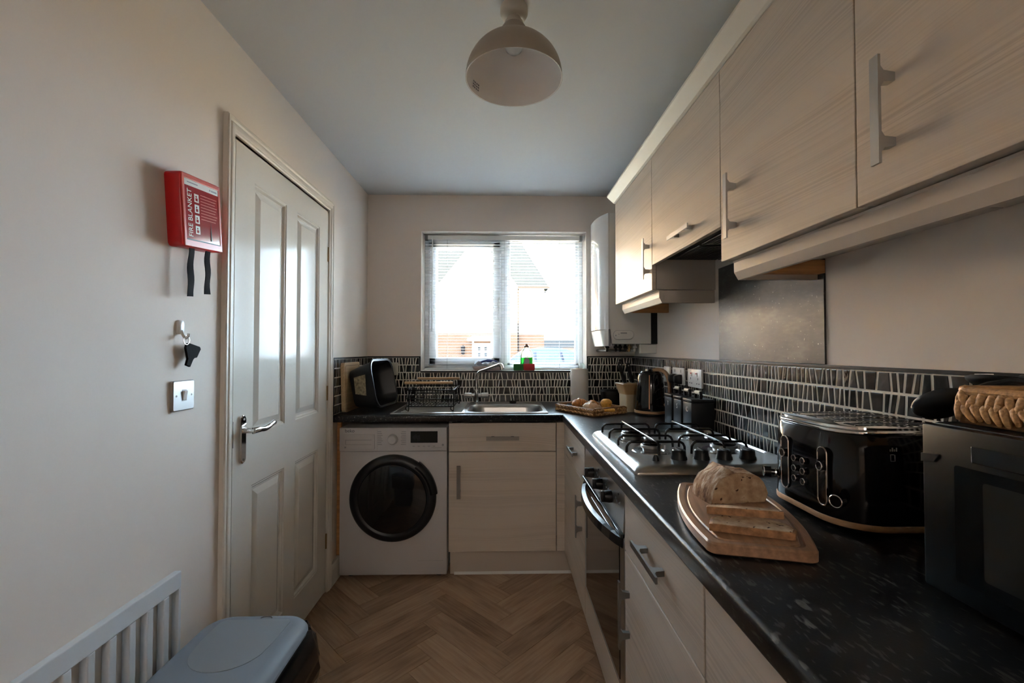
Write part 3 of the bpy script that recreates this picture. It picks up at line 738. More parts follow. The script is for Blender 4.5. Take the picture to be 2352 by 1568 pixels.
# oven under the hob
ov = thing('built_under_oven', 'stainless steel oven with black glass door, under the hob', 'oven', (XD+.3, 1.546, 0))
OY0, OY1 = 1.249, 1.845
bm = B(); box(bm, XD+.02, XR-.05, OY0+.004, OY1-.004, .15, .864); obj('oven_body', bm, 'hood_dk', ov)
bm = B(); prism(bm, [(XD+.002, .742), (XD-.004, .748), (XD+.004, .864), (XD+.022, .864), (XD+.022, .742)], 'Y', OY0, OY1); fas = obj('fascia', bm, 'steel', ov)
for y in (1.655, 1.515, 1.385):
    bm = B(); lathe(bm, [(.019, -.003), (.0195, -.012), (.017, -.026), (.0, -.027)], (XD, y, .806), 'X', 18); box(bm, XD-.036, XD-.022, y-.004, y+.004, .789, .823, .0015); obj('oven_knob', bm, 'black', fas, smooth=35)
bm = B()
for y in (1.585, 1.45, 1.315):
    cyl(bm, (XD-.001, y, .835), (XD+.004, y, .835), .0035, n=8)
    for k in (-2, -1, 1, 2): box(bm, XD-.0022, XD, y+k*.012-.001, y+k*.012+.001, .802+abs(k)*.006, .808+abs(k)*.006)
obj('fascia_print', bm, 'grey_mark', fas)
bm = B(); box(bm, XD-.001, XD+.02, OY0+.001, OY1-.001, .282, .735, .003); dg = obj('oven_door', bm, 'steel', ov)
bm = B(); box(bm, XD-.0035, XD, OY0+.045, OY1-.045, .305, .700, .0012); obj('door_glass', bm, 'black_glass', dg)
# wide black bow handle (curved in plan) with its flat black top bar
bm = B(); n = 20; outer = []; inner = []
for i in range(n+1):
    t_ = i/n; y = OY0+.012+t_*(OY1-OY0-.024); k = math.sin(math.pi*t_)
    outer.append((XD-.004-.052*k**.75, y)); inner.append((XD-.002-.036*max(0, math.sin(math.pi*min(1, max(0, (t_-.07)/.86))))**.75, y))
for a, b in zip(range(n), range(1, n+1)):
    z0, z1 = .700, .728
    loft(bm, [[(outer[a][0], outer[a][1], z0), (inner[a][0], inner[a][1], z0-.002), (inner[a][0], inner[a][1], z1), (outer[a][0]+.003, outer[a][1], z1-.003)], [(outer[b][0], outer[b][1], z0), (inner[b][0], inner[b][1], z0-.002), (inner[b][0], inner[b][1], z1), (outer[b][0]+.003, outer[b][1], z1-.003)]])
bmesh.ops.remove_doubles(bm, verts=bm.verts[:], dist=1e-5)
obj('oven_handle', bm, 'enamel', dg, smooth=50)
bm = B(); box(bm, XD-.010, XD+.001, OY0+.002, OY1-.002, .731, .7415, .001); obj('door_top_rail', bm, 'black_gloss', dg)
bm = B(); box(bm, XD, XD+.018, OY0+.002, OY1-.002, .152, .277, .0015); obj('filler_panel', bm, 'cab', ov)
# plinths
bm = B(); box(bm, .395, .413, .16, 2.52, 0, .148, .001); obj('plinth', bm, 'cab_plain'); tag(bpy.data.objects['plinth'], 'plinth board under the right-hand base units', 'plinth')
pl = B(); box(pl, -.293, .413, 2.522, 2.540, 0, .148, .001); po = obj('plinth', pl, 'cab_plain'); tag(po, 'cream plinth board under the sink unit with a white sealing strip', 'plinth')
bm = B(); prism(bm, [(2.522, 0), (2.512, 0), (2.519, .010), (2.522, .012)], 'X', -.27, .395); obj('floor_seal', bm, 'white', po)
# sink unit
SY = 2.455
su = thing('sink_unit', 'cream sink base unit with false drawer and door, right of the washing machine', 'base unit', (0, SY+.25, 0))
bm = B(); box(bm, -.296, .303, SY+.0185, YB-.03, .15, .70); box(bm, -.296, -.278, SY+.0185, YB-.03, .70, .865); box(bm, .285, .303, SY+.0185, YB-.03, .70, .865); obj('carcass', bm, 'cab_side', su)
d = obj('false_drawer', slab_y(-.2945, .3005, .7045, .860, SY), 'cab', su); obj('handle', bow_handle((.004, SY, .779), (1, 0, 0), (0, -1, 0), .020), 'nickel', d, smooth=30)
d = obj('door', slab_y(-.2945, .3005, .152, .700, SY), 'cab', su); obj('handle', bow_handle((-.238, SY, .541), (0, 0, 1), (0, -1, 0), .020), 'nickel', d, smooth=30)

# ------------------------------------------------------------------ worktop (L-shaped, rounded nose)
def nose(x, r=.011):     # section (offset from edge, z)
    out = [(.05, ZW), (r, ZW)]
    for i in range(1, 7): a = R(90+90*i/6); out.append((r+r*math.cos(a), ZW-r+r*math.sin(a)))
    for i in range(0, 7): a = R(180+90*i/6); out.append((r*.6+r*.6*math.cos(a), ZW-.038+r*.6+r*.6*math.sin(a)))
    return out+[(.05, ZW-.038)]
YE = 2.418
bm = B(); pr_ = nose(0)
loft(bm, [[(XE+o, -.3, z) for o, z in pr_], [(XE+o, YE+o, z) for o, z in pr_]])
loft(bm, [[(XE+o, YE+o, z) for o, z in pr_], [(XL+.0055, YE+o, z) for o, z in pr_]])
box(bm, XE+.05, XR-.0045, -.3, YB-.0045, ZW-.038, ZW)
BX0, BX1, BY0, BY1 = -.196, .246, 2.492, 2.862
for a in ((XL+.0045, BX0, YE+.05, YB-.0045), (BX1, XE+.05, YE+.05, YB-.0045), (BX0, BX1, YE+.05, BY0), (BX0, BX1, BY1, YB-.0045)): box(bm, a[0], a[1], a[2], a[3], ZW-.038, ZW)
wt = obj('worktop', bm, 'worktop', smooth=50); tag(wt, 'black speckled L-shaped worktop with rounded front edge', 'worktop')

# ------------------------------------------------------------------ wall units
def cornice(y0, y1):
    prof = [(XW+.02, 2.098), (XW-.001, 2.098), (XW-.010, 2.101), (XW-.020, 2.110), (XW-.040, 2.128), (XW-.047, 2.136), (XW-.047, 2.144), (XW+.02, 2.144)]
    bm = B(); return loft(bm, [[(x, y0, z) for x, z in prof], [(x, y1, z) for x, z in prof]])
def wall_unit(label, y0, y1, z0, hz=None, hy=None, flip=False, lift=.002):
    t = thing('wall_unit', label, 'wall unit', (XR-.15, (y0+y1)/2, z0))
    bm = B(); box(bm, XW+.0195, XR-.0005, y0+.0005, y1-.0005, z0+lift, 2.094); obj('carcass', bm, 'cab_side', t)
    d = obj('door', slab_x(y0+.0002, y1-.0002, z0, 2.095, XW), 'cab', t)
    if flip: obj('handle', bow_handle((XW, hy, hz), (0, 1, 0), (-1, 0, 0), .015), 'alu', d, smooth=30)
    else: obj('handle', bow_handle((XW, hy, hz), (0, 0, 1), (-1, 0, 0), .017), 'alu', d, smooth=30)
    return t
ZB = 1.524
wall_unit('cream wall unit farthest away, beside the boiler', 1.872, 2.478, ZB, 1.664, 1.886+.022)
hu = wall_unit('short cream wall unit with flip-up door over the cooker hood', 1.278, 1.869, 1.630, 1.682, 1.533, True, .045)
wall_unit('cream wall unit between the hood unit and the nearest wall unit', .782, 1.275, ZB, 1.664, 1.196)
wall_unit('nearest cream wall unit, in the top right corner', .18, .779, ZB, 1.661, .706)
c = obj('cornice', cornice(.18, 2.478), 'trim'); tag(c, 'pale cornice moulding along the top of the wall units', 'cornice')
def pelmet(name, y0, y1, label, ret):
    prof = [(XW+.030, ZB), (XW+.034, ZB-.004), (XW+.034, ZB-.032), (XW+.046, ZB-.054), (XW+.058, ZB-.054), (XW+.052, ZB)]
    bm = B(); loft(bm, [[(x, y0, z) for x, z in prof], [(x, y1, z) for x, z in prof]])
    o = obj(name, bm, 'cab_plain'); tag(o, label, 'pelmet')
    bm = B(); yy = y1 if ret > 0 else y0
    a, b = (yy-.016, yy) if ret > 0 else (yy, yy+.016)
    box(bm, XW+.052, XR-.001, a, b, ZB-.054, ZB-.0005); obj('return_board', bm, 'cab_plain', o)
    return o
p1 = pelmet('pelmet', .18, 1.268, 'long pale pelmet board under the two nearest wall units', 1)
bm = B(); box(bm, XW+.09, XR-.002, 1.226, 1.251, ZB-.040, ZB-.001, .002); obj('batten', bm, 'raw', p1, label='bare orange timber batten behind the pelmet')
p2 = pelmet('pelmet', 1.880, 2.462, 'short pale pelmet board under the farthest wall unit', -1)
bm = B(); box(bm, XW+.06, XR-.002, 2.40, 2.425, ZB-.052, ZB-.001, .002); obj('batten', bm, 'raw', p2)
bm = B()
for y in (.62, .72, .82, .95, 1.08): cyl(bm, (.885, y, ZB+.0015), (.885, y, ZB+.003), .006 if int(y*100) % 2 else .010, n=10)
obj('fixing_hole', bm, 'black_matt', p1)
# cooker hood under the short unit
hd = thing('cooker_hood', 'dark grey integrated cooker hood under the short wall unit', 'cooker hood', (.79, 1.57, 1.63))
bm = B(); box(bm, XW+.030, XR-.002, 1.285, 1.862, 1.652, 1.6745, .002); obj('hood_frame', bm, 'hood_dk', hd)
for k in range(2):
    bm = B(); y0 = 1.32+k*.262; box(bm, XW+.075, XR-.03, y0, y0+.245, 1.645, 1.6525, .003); f = obj('grease_filter', bm, 'hood_dk', hd)
    bm = B()
    for j in range(14): box(bm, XW+.085+j*.0145, XW+.092+j*.0145, y0+.012, y0+.233, 1.643, 1.6455)
    obj('filter_slats', bm, 'hood_dk', f, kind='stuff')
bm = B(); box(bm, XW+.045, XW+.065, 1.36, 1.42, 1.646, 1.653, .002); obj('switch', bm, 'black', hd)
# chalky splash panel above the tile trim, behind the hob
bm = B(); box(bm, XR-.006, XR-.0003, 1.228, 1.836, ZW+6*TR+.0095, 1.61, .001); o = obj('splash_panel', bm, 'chalk'); tag(o, 'dark chalky splash panel on the wall behind the hob', 'panel')

# ================================================================== WASHING MACHINE
wm = thing('washing_machine', 'white washing machine with black round door beside the white door', 'washing machine', (-.602, 2.75, 0))
X0, X1, WY = -.899, -.305, 2.470
bm = B(); box(bm, X0, X1, WY, 3.0, .022, .836, .006); body = obj('cabinet', bm, 'wm_white', wm, smooth=30)
for x in (X0+.05, X1-.05):
    for y in (2.53, 2.95):
        bm = B(); cyl(bm, (x, y, 0), (x, y, .024), .02, n=12); obj('foot', bm, 'black_matt', wm)
bm = B(); box(bm, X0+.001, X1-.001, WY-.010, WY+.002, .706, .8365, .005); fp = obj('control_panel', bm, 'wm_white', wm, smooth=30)
bm = B(); box(bm, X0+.025, X0+.196, WY-.0135, WY-.009, .718, .800, .003); dw = obj('detergent_drawer', bm, 'wm_white', fp, smooth=30)
bm = B(); box(bm, X0+.036, X0+.178, WY-.0145, WY-.0125, .768, .7705, .0005); box(bm, X0+.036, X0+.178, WY-.0145, WY-.0125, .744, .7455, .0005); box(bm, X0+.0355, X0+.038, WY-.0145, WY-.0125, .744, .7705); obj('drawer_lip', bm, 'lightgrey_mark', dw)
bm = B(); lathe(bm, [(.029, WY-.010), (.029, WY-.014), (.024, WY-.026), (.021, WY-.029), (0, WY-.029)], (-.605, 0, .771), 'Y', 28); obj('program_knob', bm, 'wm_white', fp, smooth=40)
bm = B(); box(bm, -.506, -.357, WY-.0125, WY-.009, .752, .816, .002); sc = obj('display', bm, 'screen', fp)
bm = B(); rnd = random.Random(4)
for k in range(7): box(bm, -.495+.006*k, -.4915+.006*k, WY-.0132, WY-.0124, .775-.004*(k % 3), .790+.003*(k % 4))
for k in range(6): box(bm, -.47+.006*(k % 3), -.4665+.006*(k % 3), WY-.0132, WY-.0124, .764+.008*(k//3), .769+.008*(k//3))
obj('display_segments', bm, 'black', sc)
bm = B()
for k in range(8):
    zz = .812-.010*k
    box(bm, -.688, -.668+.004*(k % 3), WY-.0106, WY-.0098, zz, zz+.0035); box(bm, -.556-.004*(k % 2), -.532, WY-.0106, WY-.0098, zz, zz+.0035)
for k in range(5): box(bm, -.495+.028*k, -.483+.028*k, WY-.0106, WY-.0098, .731, .7345)
box(bm, -.39, -.335, WY-.0106, WY-.0098, .724, .7255); cyl(bm, (-.328, WY-.0106, .740), (-.328, WY-.0098, .740), .006, n=12); box(bm, -.69, -.6895, WY-.0106, WY-.0098, .708, .834)
obj('panel_print', bm, 'lightgrey_mark', fp)
text('maker_logo', 'beko', .026, 'grey_mark', fp, basis((X0+.058, WY-.0104, .819), (1, 0, 0), (0, 0, 1)))
bm = B(); box(bm, X0+.030, X0+.040, WY-.0142, WY-.0132, .725, .733); obj('drawer_print', bm, 'lightgrey_mark', dw)
dc = (-.602, 0, .449)
bm = B(); lathe(bm, [(.238, WY+.002), (.2385, WY-.012), (.236, WY-.022), (.226, WY-.032), (.205, WY-.037), (.196, WY-.036), (.190, WY-.030), (.17, WY-.028), (.0, WY-.026)], dc, 'Y', 64); ring = obj('door_ring', bm, 'slate', wm, smooth=40)
bm = B(); lathe(bm, [(.190, WY-.028), (.186, WY-.0345), (.15, WY-.039), (.09, WY-.042), (0, WY-.043)], dc, 'Y', 48); obj('door_glass', bm, 'black_glass', ring, smooth=True)
bm = B(); a0, a1 = R(6), R(54); rr = []
for i in range(13):
    a = a0+(a1-a0)*i/12; c_, s_ = math.cos(a), math.sin(a)
    rr.append([(dc[0]+c_*r, y, dc[2]+s_*r) for r, y in ((.206, WY-.034), (.222, WY-.043), (.236, WY-.040), (.2475, WY-.028), (.2475, WY-.008), (.225, WY-.008))])
loft(bm, rr); obj('door_grip', bm, 'black', ring, smooth=40)
bm = B(); box(bm, X0+.43, X1-.02, WY-.0007, WY+.001, .10, .1008); box(bm, X0+.002, X1-.002, WY-.0007, WY+.001, .7025, .7045); obj('panel_gap', bm, 'lightgrey_mark', body)
bm = B(); box(bm, XL+.0002, X0-.004, 2.50, 2.518, .12, ZW-.040, .001); o = obj('infill_strip', bm, 'raw'); tag(o, 'narrow brown infill strip between the washing machine and the door wall', 'strip')

# ================================================================== BOILER
bo = thing('boiler', 'white wall-hung boiler in the corner right of the window', 'boiler', (.77, 2.79, 1.30))
by0, by1, bz0, bz1 = 2.585, 3.010, 1.302, 2.082
bm = B(); box(bm, .635, .884, by0, by1, bz0, bz1, .004); cas = obj('casing', bm, 'boiler_w', bo)
bm = B(); rings = []
for z in (bz0+.088, bz1-.001):
    pts = []
    for i in range(17):
        t_ = -1+2*i/16; pts.append((.630-.050*(1-abs(t_)**2.4), (by0+by1)/2+t_*(by1-by0)/2, z))
    rings.append(pts+[(.640, by1, z), (.640, by0, z)])
loft(bm, rings); obj('front_cover', bm, 'white_gloss', bo, smooth=40)
bm = B(); rings = []
for z in (bz0-.012, bz0+.082):
    pts = []
    for i in range(17):
        t_ = -1+2*i/16; pts.append((.632-.050*(1-abs(t_)**2.4)+(.02 if z < bz0 else 0), (by0+by1)/2+t_*(by1-by0)/2, z))
    rings.append(pts+[(.640, by1, z), (.640, by0, z)])
loft(bm, rings); obj('control_flap', bm, 'white_gloss', bo, smooth=40)
bm = B(); box(bm, .628, .640, by0-.006, by0+.002, bz0-.012, bz0+.088, .003); obj('flap_end', bm, 'grey_mark', bo)
bm = B(); box(bm, .886, XR-.0005, by0+.001, by1, bz0, bz1, .001); obj('rear_frame', bm, 'tin', bo)
bm = B(); pts = rrect(.657, .779, 1.328, 1.382, .0265, 8); loft(bm, [[(x, by0+.001, z) for x, z in pts], [(x, by0-.004, z) for x, z in pts], [(.718+(x-.718)*.95, by0-.006, 1.355+(z-1.355)*.9) for x, z in pts]]); bd = obj('badge', bm, 'boiler_w', bo, smooth=30)
bm = B(); pts = rrect(.657, .779, 1.328, 1.382, .0265, 8); tube(bm, [(x, by0-.0035, z) for x, z in pts], .0012, 5, True); box(bm, .700, .738, by0-.0072, by0-.0055, 1.362, 1.370); cyl(bm, (.672, by0-.0072, 1.352), (.672, by0-.005, 1.352), .004, n=10); cyl(bm, (.690, by0-.0072, 1.360), (.690, by0-.005, 1.360), .003, n=10); obj('badge_print', bm, 'lightgrey_mark', bd)
for k, (x, m_) in enumerate(((.66, 'black'), (.715, 'black'), (.742, 'black'), (.775, 'black'), (.80, 'brass_dull'), (.835, 'boiler_w'))):
    bm = B(); cyl(bm, (x, 2.75, 1.262), (x, 2.75, 1.304), .008, n=10); cyl(bm, (x, 2.75, 1.276), (x, 2.75, 1.290), .013, n=8); box(bm, x-.018, x+.010, 2.727, 2.737, 1.278, 1.290, .003); cyl(bm, (x, 2.73, 1.284), (x, 2.75, 1.284), .006, n=8)
    cyl(bm, (x, 2.75, 1.262), (x, YB, 1.262), .0075, n=8)
    obj('valve', bm, m_, bo)
bm = B(); box(bm, .825, XR-.001, 2.60, 2.632, 1.246, 1.300, .003); o = obj('pipe_trunking', bm, 'boiler_w'); tag(o, 'short white pipe trunking on the wall below the boiler', 'trunking')

# ================================================================== LIGHT SHADE
lp = thing('ceiling_lamp', 'taupe dome lamp shade with white lining, hanging from the ceiling', 'ceiling lamp', (.037, 1.36, ZC))
LC = (.037, 1.36, 0)
bm = B(); lathe(bm, [(.043, ZC), (.043, ZC-.020), (.038, ZC-.029), (.028, ZC-.034), (0, ZC-.034)], LC); obj('ceiling_rose', bm, 'rose', lp, smooth=40)
bm = B(); lathe(bm, [(.022, ZC-.03), (.022, ZC-.043), (.029, ZC-.046), (.029, ZC-.058), (.021, ZC-.062), (0, ZC-.062)], LC); obj('lamp_holder', bm, 'rose', lp, smooth=40)
zt = 2.288; rim = 2.112
out = [(.016, zt), (.025, zt-.002), (.034, zt-.009), (.042, zt-.022), (.047, zt-.038), (.049, zt-.050)]
for i in range(13):
    a = R(22+68*i/12); out.append((.1505*math.sin(a), rim+.1335*math.cos(a)))
inn = [(max(r-.0022, .002), z-.001) for r, z in reversed(out)]
bm = B(); lathe(bm, out+[(.1515, rim-.001)], LC, n=64)
bm2 = B()
def shell(prof, name, m):
    bm = B(); n = 64
    rings = [[(LC[0]+r*math.cos(2*math.pi*i/n), LC[1]+r*math.sin(2*math.pi*i/n), z) for i in range(n)] for r, z in prof]
    loft(bm, rings, (False, False)); return obj(name, bm, m, lp, smooth=50)
bm.free(); bm2.free()
sh = shell(out+[(.1512, rim-.0015), (.1495, rim-.0015)], 'shade', 'shade')
lin = shell([(.1500, rim-.001)]+inn, 'shade_lining', 'shade_in')
bm = B(); lathe(bm, [(.0, 2.280), (.013, 2.280), (.014, 2.262), (.020, 2.250), (.027, 2.236), (.0295, 2.222), (.026, 2.206), (.014, 2.195), (0, 2.192)], LC, n=24); obj('bulb', bm, 'bulb', lp, smooth=True)
bm = B(); rings = []
for a in (142, 147, 152, 157): rings.append([(LC[0]+r*math.cos(R(a)), LC[1]+r*math.sin(R(a)), z) for r, z in ((.1475, rim+.010), (.1435, rim+.036), (.1420, rim+.036), (.1460, rim+.010))])
loft(bm, rings); stl = obj('safety_sticker', bm, 'print_white', lp, label='small printed safety sticker')
bm = B()
for k, a in enumerate((144, 147.5, 151.5, 155)):
    for z, rq in ((rim+.015, .1448), (rim+.023, .1436), (rim+.031, .1424)):
        c_ = Vector((LC[0]+rq*math.cos(R(a)), LC[1]+rq*math.sin(R(a)), z)); t_ = Vector((-math.sin(R(a)), math.cos(R(a)), 0)); nn = Vector((-math.cos(R(a)), -math.sin(R(a)), 0))
        loft(bm, [[c_+t_*.0025*s+Vector((0, 0, w))+nn*d for s, w in ((-1, -.0022), (1, -.0022), (1, .0022), (-1, .0022))] for d in (0, .0006)])
obj('sticker_print', bm, 'grey_mark', stl)

# ================================================================== HOB
hb = thing('gas_hob', 'stainless steel gas hob with four burners set in the black worktop', 'hob', (.63, 1.546, ZW))
hx0, hx1, hy0, hy1 = .378, .885, 1.248, 1.846
bm = B(); rg = []
for ins, z, r in ((0, ZW, .012), (0, ZW+.004, .012), (.002, ZW+.0085, .014), (.006, ZW+.0135, .018), (.012, ZW+.018, .022), (.020, ZW+.0213, .026), (.029, ZW+.023, .03), (.038, ZW+.0235, .03)):
    rg.append([(x, y, z) for x, y in rrect(hx0+ins, hx1-ins*.5, hy0+ins*.9, hy1-ins*.6, r)])
# pressed well
for a, z, r in (((.430, .868, 1.392, 1.815), ZW+.0235, .05), ((.436, .862, 1.398, 1.809), ZW+.0165, .045), ((.45, .85, 1.41, 1.797), ZW+.015, .04)):
    rg.append([(x, y, z) for x, y in rrect(*a, r)])
loft(bm, rg); hp_ = obj('hob_plate', bm, 'steel', hb, smooth=40)
zw = ZW+.015
for k, (x, y, r) in enumerate(((.502, 1.475, .034), (.748, 1.475, .042), (.502, 1.690, .042), (.748, 1.690, .034))):
    bm = B(); lathe(bm, [(r+.030, zw), (r+.026, zw+.004), (r+.008, zw+.005), (r+.006, zw+.002), (0, zw+.002)], (x, y, 0)); bw = obj('burner_bowl', bm, 'steel_dark', hb, smooth=40)
    bm = B(); lathe(bm, [(r*.8, zw+.002), (r*.85, zw+.010), (r, zw+.014), (r, zw+.022), (r*.94, zw+.024), (0, zw+.024)], (x, y, 0)); obj('burner_crown', bm, 'alu', bw, smooth=40)
    bm = B(); lathe(bm, [(r*.9, zw+.024), (r*.92, zw+.028), (r*.8, zw+.031), (0, zw+.032)], (x, y, 0)); obj('burner_cap', bm, 'enamel', bw, smooth=40)
    bm = B(); cyl(bm, (x+r+.012, y, zw), (x+r+.012, y, zw+.020), .003, n=8); obj('spark_pin', bm, 'print_white', bw)
for x in (.540, .609, .679, .752):
    bm = B(); zk = ZW+.0235; lathe(bm, [(.024, zk), (.0235, zk+.006), (.021, zk+.011), (.020, zk+.026), (.0175, zk+.0285), (0, zk+.0285)], (x, 1.336, 0), n=22); box(bm, x-.004, x+.004, 1.336-.022, 1.336+.022, zk+.020, zk+.0315, .002)
    obj('hob_knob', bm, 'black', hb, smooth=35)
bm = B(); lathe(bm, [(.010, ZW+.0235), (.009, ZW+.030), (.005, ZW+.040), (0, ZW+.041)], (.462, 1.318, 0), n=14); obj('ignition_button', bm, 'black', hb, smooth=True)
for xc, w in ((.502, .094), (.712, .090)):
    zt_ = ZW+.056; zf = ZW+.0165; g = None
    for y in (1.432, 1.535, 1.662, 1.778):
        bm = B(); pts = [(xc-w-.002, y, zf), (xc-w-.001, y, zt_-.016), (xc-w+.004, y, zt_-.006), (xc-w+.014, y, zt_), (xc-w*.4, y, zt_), (xc+w*.4, y, zt_), (xc+w-.014, y, zt_), (xc+w-.004, y, zt_-.006), (xc+w+.001, y, zt_-.016), (xc+w+.002, y, zf)]
        tube(bm, pts, .0042, 8)
        if g is None: g = obj('pan_support', bm, 'enamel', hb, smooth=50)
        else: obj('support_bar', bm, 'enamel', g, smooth=50)
    bm = B(); tube(bm, [(xc-.006, 1.385, zf+.004), (xc-.006, 1.388, zt_-.004), (xc-.006, 1.396, zt_+.004), (xc-.006, 1.45, zt_+.0045), (xc-.006, 1.77, zt_+.0045), (xc-.006, 1.812, zt_+.004), (xc-.006, 1.819, zt_-.004), (xc-.006, 1.82, zf+.003)], .0042, 8)
    obj('support_rail', bm, 'enamel', g, smooth=50)

# ================================================================== SINK, TAP, PLUG
sk = thing('steel_sink', 'stainless steel sink with bowl and ribbed drainer under the window', 'sink', (-.18, 2.71, ZW))
sx0, sx1, sy0, sy1 = -.622, .262, 2.462, 2.968
bm = B(); z = ZW+.0055; xs = -.212
ringsO = [(xs, sx1, sy0, sy1, .010, ZW+.0005), (xs+.002, sx1-.003, sy0+.003, sy1-.003, .010, z), (BX0-.002, BX1-.006, BY0+.003, BY1-.003, .085, z-.0005), (BX0+.004, BX1-.012, BY0+.009, BY1-.009, .080, z-.006), (BX0+.008, BX1-.016, BY0+.013, BY1-.013, .078, ZW-.02), (BX0+.018, BX1-.026, BY0+.024, BY1-.024, .075, ZW-.150), (BX0+.05, BX1-.058, BY0+.055, BY1-.055, .06, ZW-.165)]
loft(bm, [[(x, y, a[5]) for x, y in rrect(*a[:4], a[4], 8)] for a in ringsO], (False, True)); obj('bowl', bm, 'steel', sk, smooth=40)
bm = B(); box(bm, sx0, xs-.0002, sy0, sy1, ZW+.0005, z-.002, .0015); box(bm, sx0, xs, sy0, sy0+.010, z-.003, z+.001, .0015); box(bm, sx0, xs, sy1-.010, sy1, z-.003, z+.001, .0015); box(bm, sx0, sx0+.010, sy0, sy1, z-.003, z+.001, .0015)
dr_ = obj('drainer', bm, 'steel', sk, smooth=30)
for k in range(11):
    bm = B(); y = sy0+.06+k*.038; tube(bm, [(sx0+.05+.004*k, y, z-.0025), (sx0+.06, y, z-.001), (xs-.03, y, z-.001), (xs-.015, y, z-.0028)], .0045, 6, flat=1.0); obj('rib', bm, 'steel', dr_, smooth=True)
bm = B(); lathe(bm, [(.028, ZW-.1648), (.026, ZW-.1625), (.018, ZW-.1635), (0, ZW-.1635)], (.025, 2.68, 0)); obj('waste', bm, 'chrome', sk, smooth=40)
tp = thing('mixer_tap', 'chrome mixer tap with a raised angled spout behind the sink bowl', 'tap', (-.165, 2.915, ZW+.005))
tx, ty = -.168, 2.915; tz = ZW+.0055
bm = B(); lathe(bm, [(.024, tz), (.024, tz+.006), (.015, tz+.012), (.0135, tz+.055), (.016, tz+.060), (.016, tz+.085), (.013, tz+.090), (0, tz+.090)], (tx, ty, 0), n=20); tb = obj('tap_body', bm, 'chrome', tp, smooth=40)
for s in (-1, 1):
    bm = B(); lathe(bm, [(.0, .012*s), (.0125, .012*s), (.0125, .030*s), (.017, .034*s), (.0185, .072*s), (.0165, .078*s), (0, .078*s)], (tx, ty, tz+.052), 'X', 20); obj('tap_handle', bm, 'alu', tb, smooth=40)
bm = B(); tube(bm, smooth_path([(tx, ty, tz+.085), (tx, ty, tz+.150), (tx+.004, ty-.006, tz+.185), (tx+.022, ty-.022, tz+.208), (tx+.06, ty-.05, tz+.222), (tx+.115, ty-.095, tz+.243), (tx+.152, ty-.125, tz+.257)], 6), .0095, 12); tube(bm, smooth_path([(tx+.146, ty-.120, tz+.255), (tx+.158, ty-.130, tz+.257), (tx+.166, ty-.136, tz+.246), (tx+.168, ty-.137, tz+.226)], 4), .0125, 12); obj('spout', bm, 'chrome', tp, smooth=50)
pg = thing('sink_plug', 'black rubber sink plug resting on the back rim of the sink', 'sink plug', (.072, 2.92, ZW+.005))
bm = B(); lathe(bm, [(.020, tz), (.0235, tz+.006), (.0225, tz+.013), (.012, tz+.016), (0, tz+.016)], (.072, 2.915, 0), n=20); obj('stopper', bm, 'black_matt', pg, smooth=40)
bm = B(); tube(bm, [(.072+.007*math.cos(R(a)), 2.915, tz+.022+.008*math.sin(R(a))) for a in range(0, 360, 30)], .0018, 6, True); obj('pull_ring', bm, 'black', pg)

# ------------------------------------------------------------------ dish rack
rk = thing('dish_rack', 'black wire dish rack with two wooden handles on the drainer', 'dish rack', (-.41, 2.69, ZW+.006))
rx0, rx1, ry0, ry1 = -.545, -.275, 2.515, 2.865; zb = ZW+.034; zt_ = ZW+.128; rr = .0026
bm = B()
def wire(*p, r=rr): tube(bm, p, r, 6)
for z, r in ((zb, rr), (zt_, .0035), (ZW+.078, rr)): tube(bm, [(x, y, z) for x, y in rrect(rx0, rx1, ry0, ry1, .02, 4)], r, 6, True)
obj('rim_wires', bm, 'enamel', rk, smooth=True)
bm = B()
for k in range(13): x = rx0+.02+k*(rx1-rx0-.04)/12; wire((x, ry0, zb), (x, ry1, zb), r=.0018)
for k in range(5): y = ry0+.03+k*.072; wire((rx0, y, zb), (rx1, y, zb), r=.0018)
obj('base_wires', bm, 'enamel', rk, smooth=True, kind='stuff')
bm = B()
for k in range(4):
    x = rx0+.03+k*(rx1-rx0-.06)/3
    for y in (ry0, ry1): wire((x, y, zb), (x, y, zt_), r=.0018)
for k in range(5):
    y = ry0+.03+k*.072
    for x in (rx0, rx1): wire((x, y, zb), (x, y, zt_), r=.0018)
obj('side_wires', bm, 'enamel', rk, smooth=True, kind='stuff')
for x in (rx0+.008, rx1-.008):
    for y in (ry0, ry1):
        bm = B(); s = -1 if y == ry0 else 1; tube(bm, smooth_path([(x-.007, y, zb), (x-.008, y, ZW+.020), (x, y, ZW+.0135), (x+.008, y, ZW+.020), (x+.007, y, zt_)], 5), .0030, 6); obj('wire_foot', bm, 'enamel', rk, smooth=True)
for y in (ry0, ry1):
    bm = B(); s = -1 if y == ry0 else 1
    for x in (rx0+.012, rx1-.012): tube(bm, smooth_path([(x, y, zt_), (x, y+.012*s, zt_+.022), (x, y+.018*s, zt_+.040)], 4), .003, 6)
    hw = obj('handle_wire', bm, 'enamel', rk, smooth=True)
    bm = B(); cyl(bm, (rx0-.004, y+.018*s, zt_+.043), (rx1-.002, y+.018*s, zt_+.043), .0085, n=14); obj('wooden_handle', bm, 'bamboo', hw, smooth=40)
bm = B()
for a in ((-.50, -.36, 2.56, 2.60), ):
    for k in range(4): tube(bm, [(x, y, zb+.006+.020*k) for x, y in rrect(-.53, -.385, 2.70, 2.80, .012, 3)], .0022, 6, True)
    for k in range(7):
        for y in (2.70, 2.80): wire((-.52+.02*k, y, zb+.003), (-.52+.02*k, y, zb+.066), r=.0016)
obj('cutlery_basket', bm, 'steel_dark', rk, smooth=True)

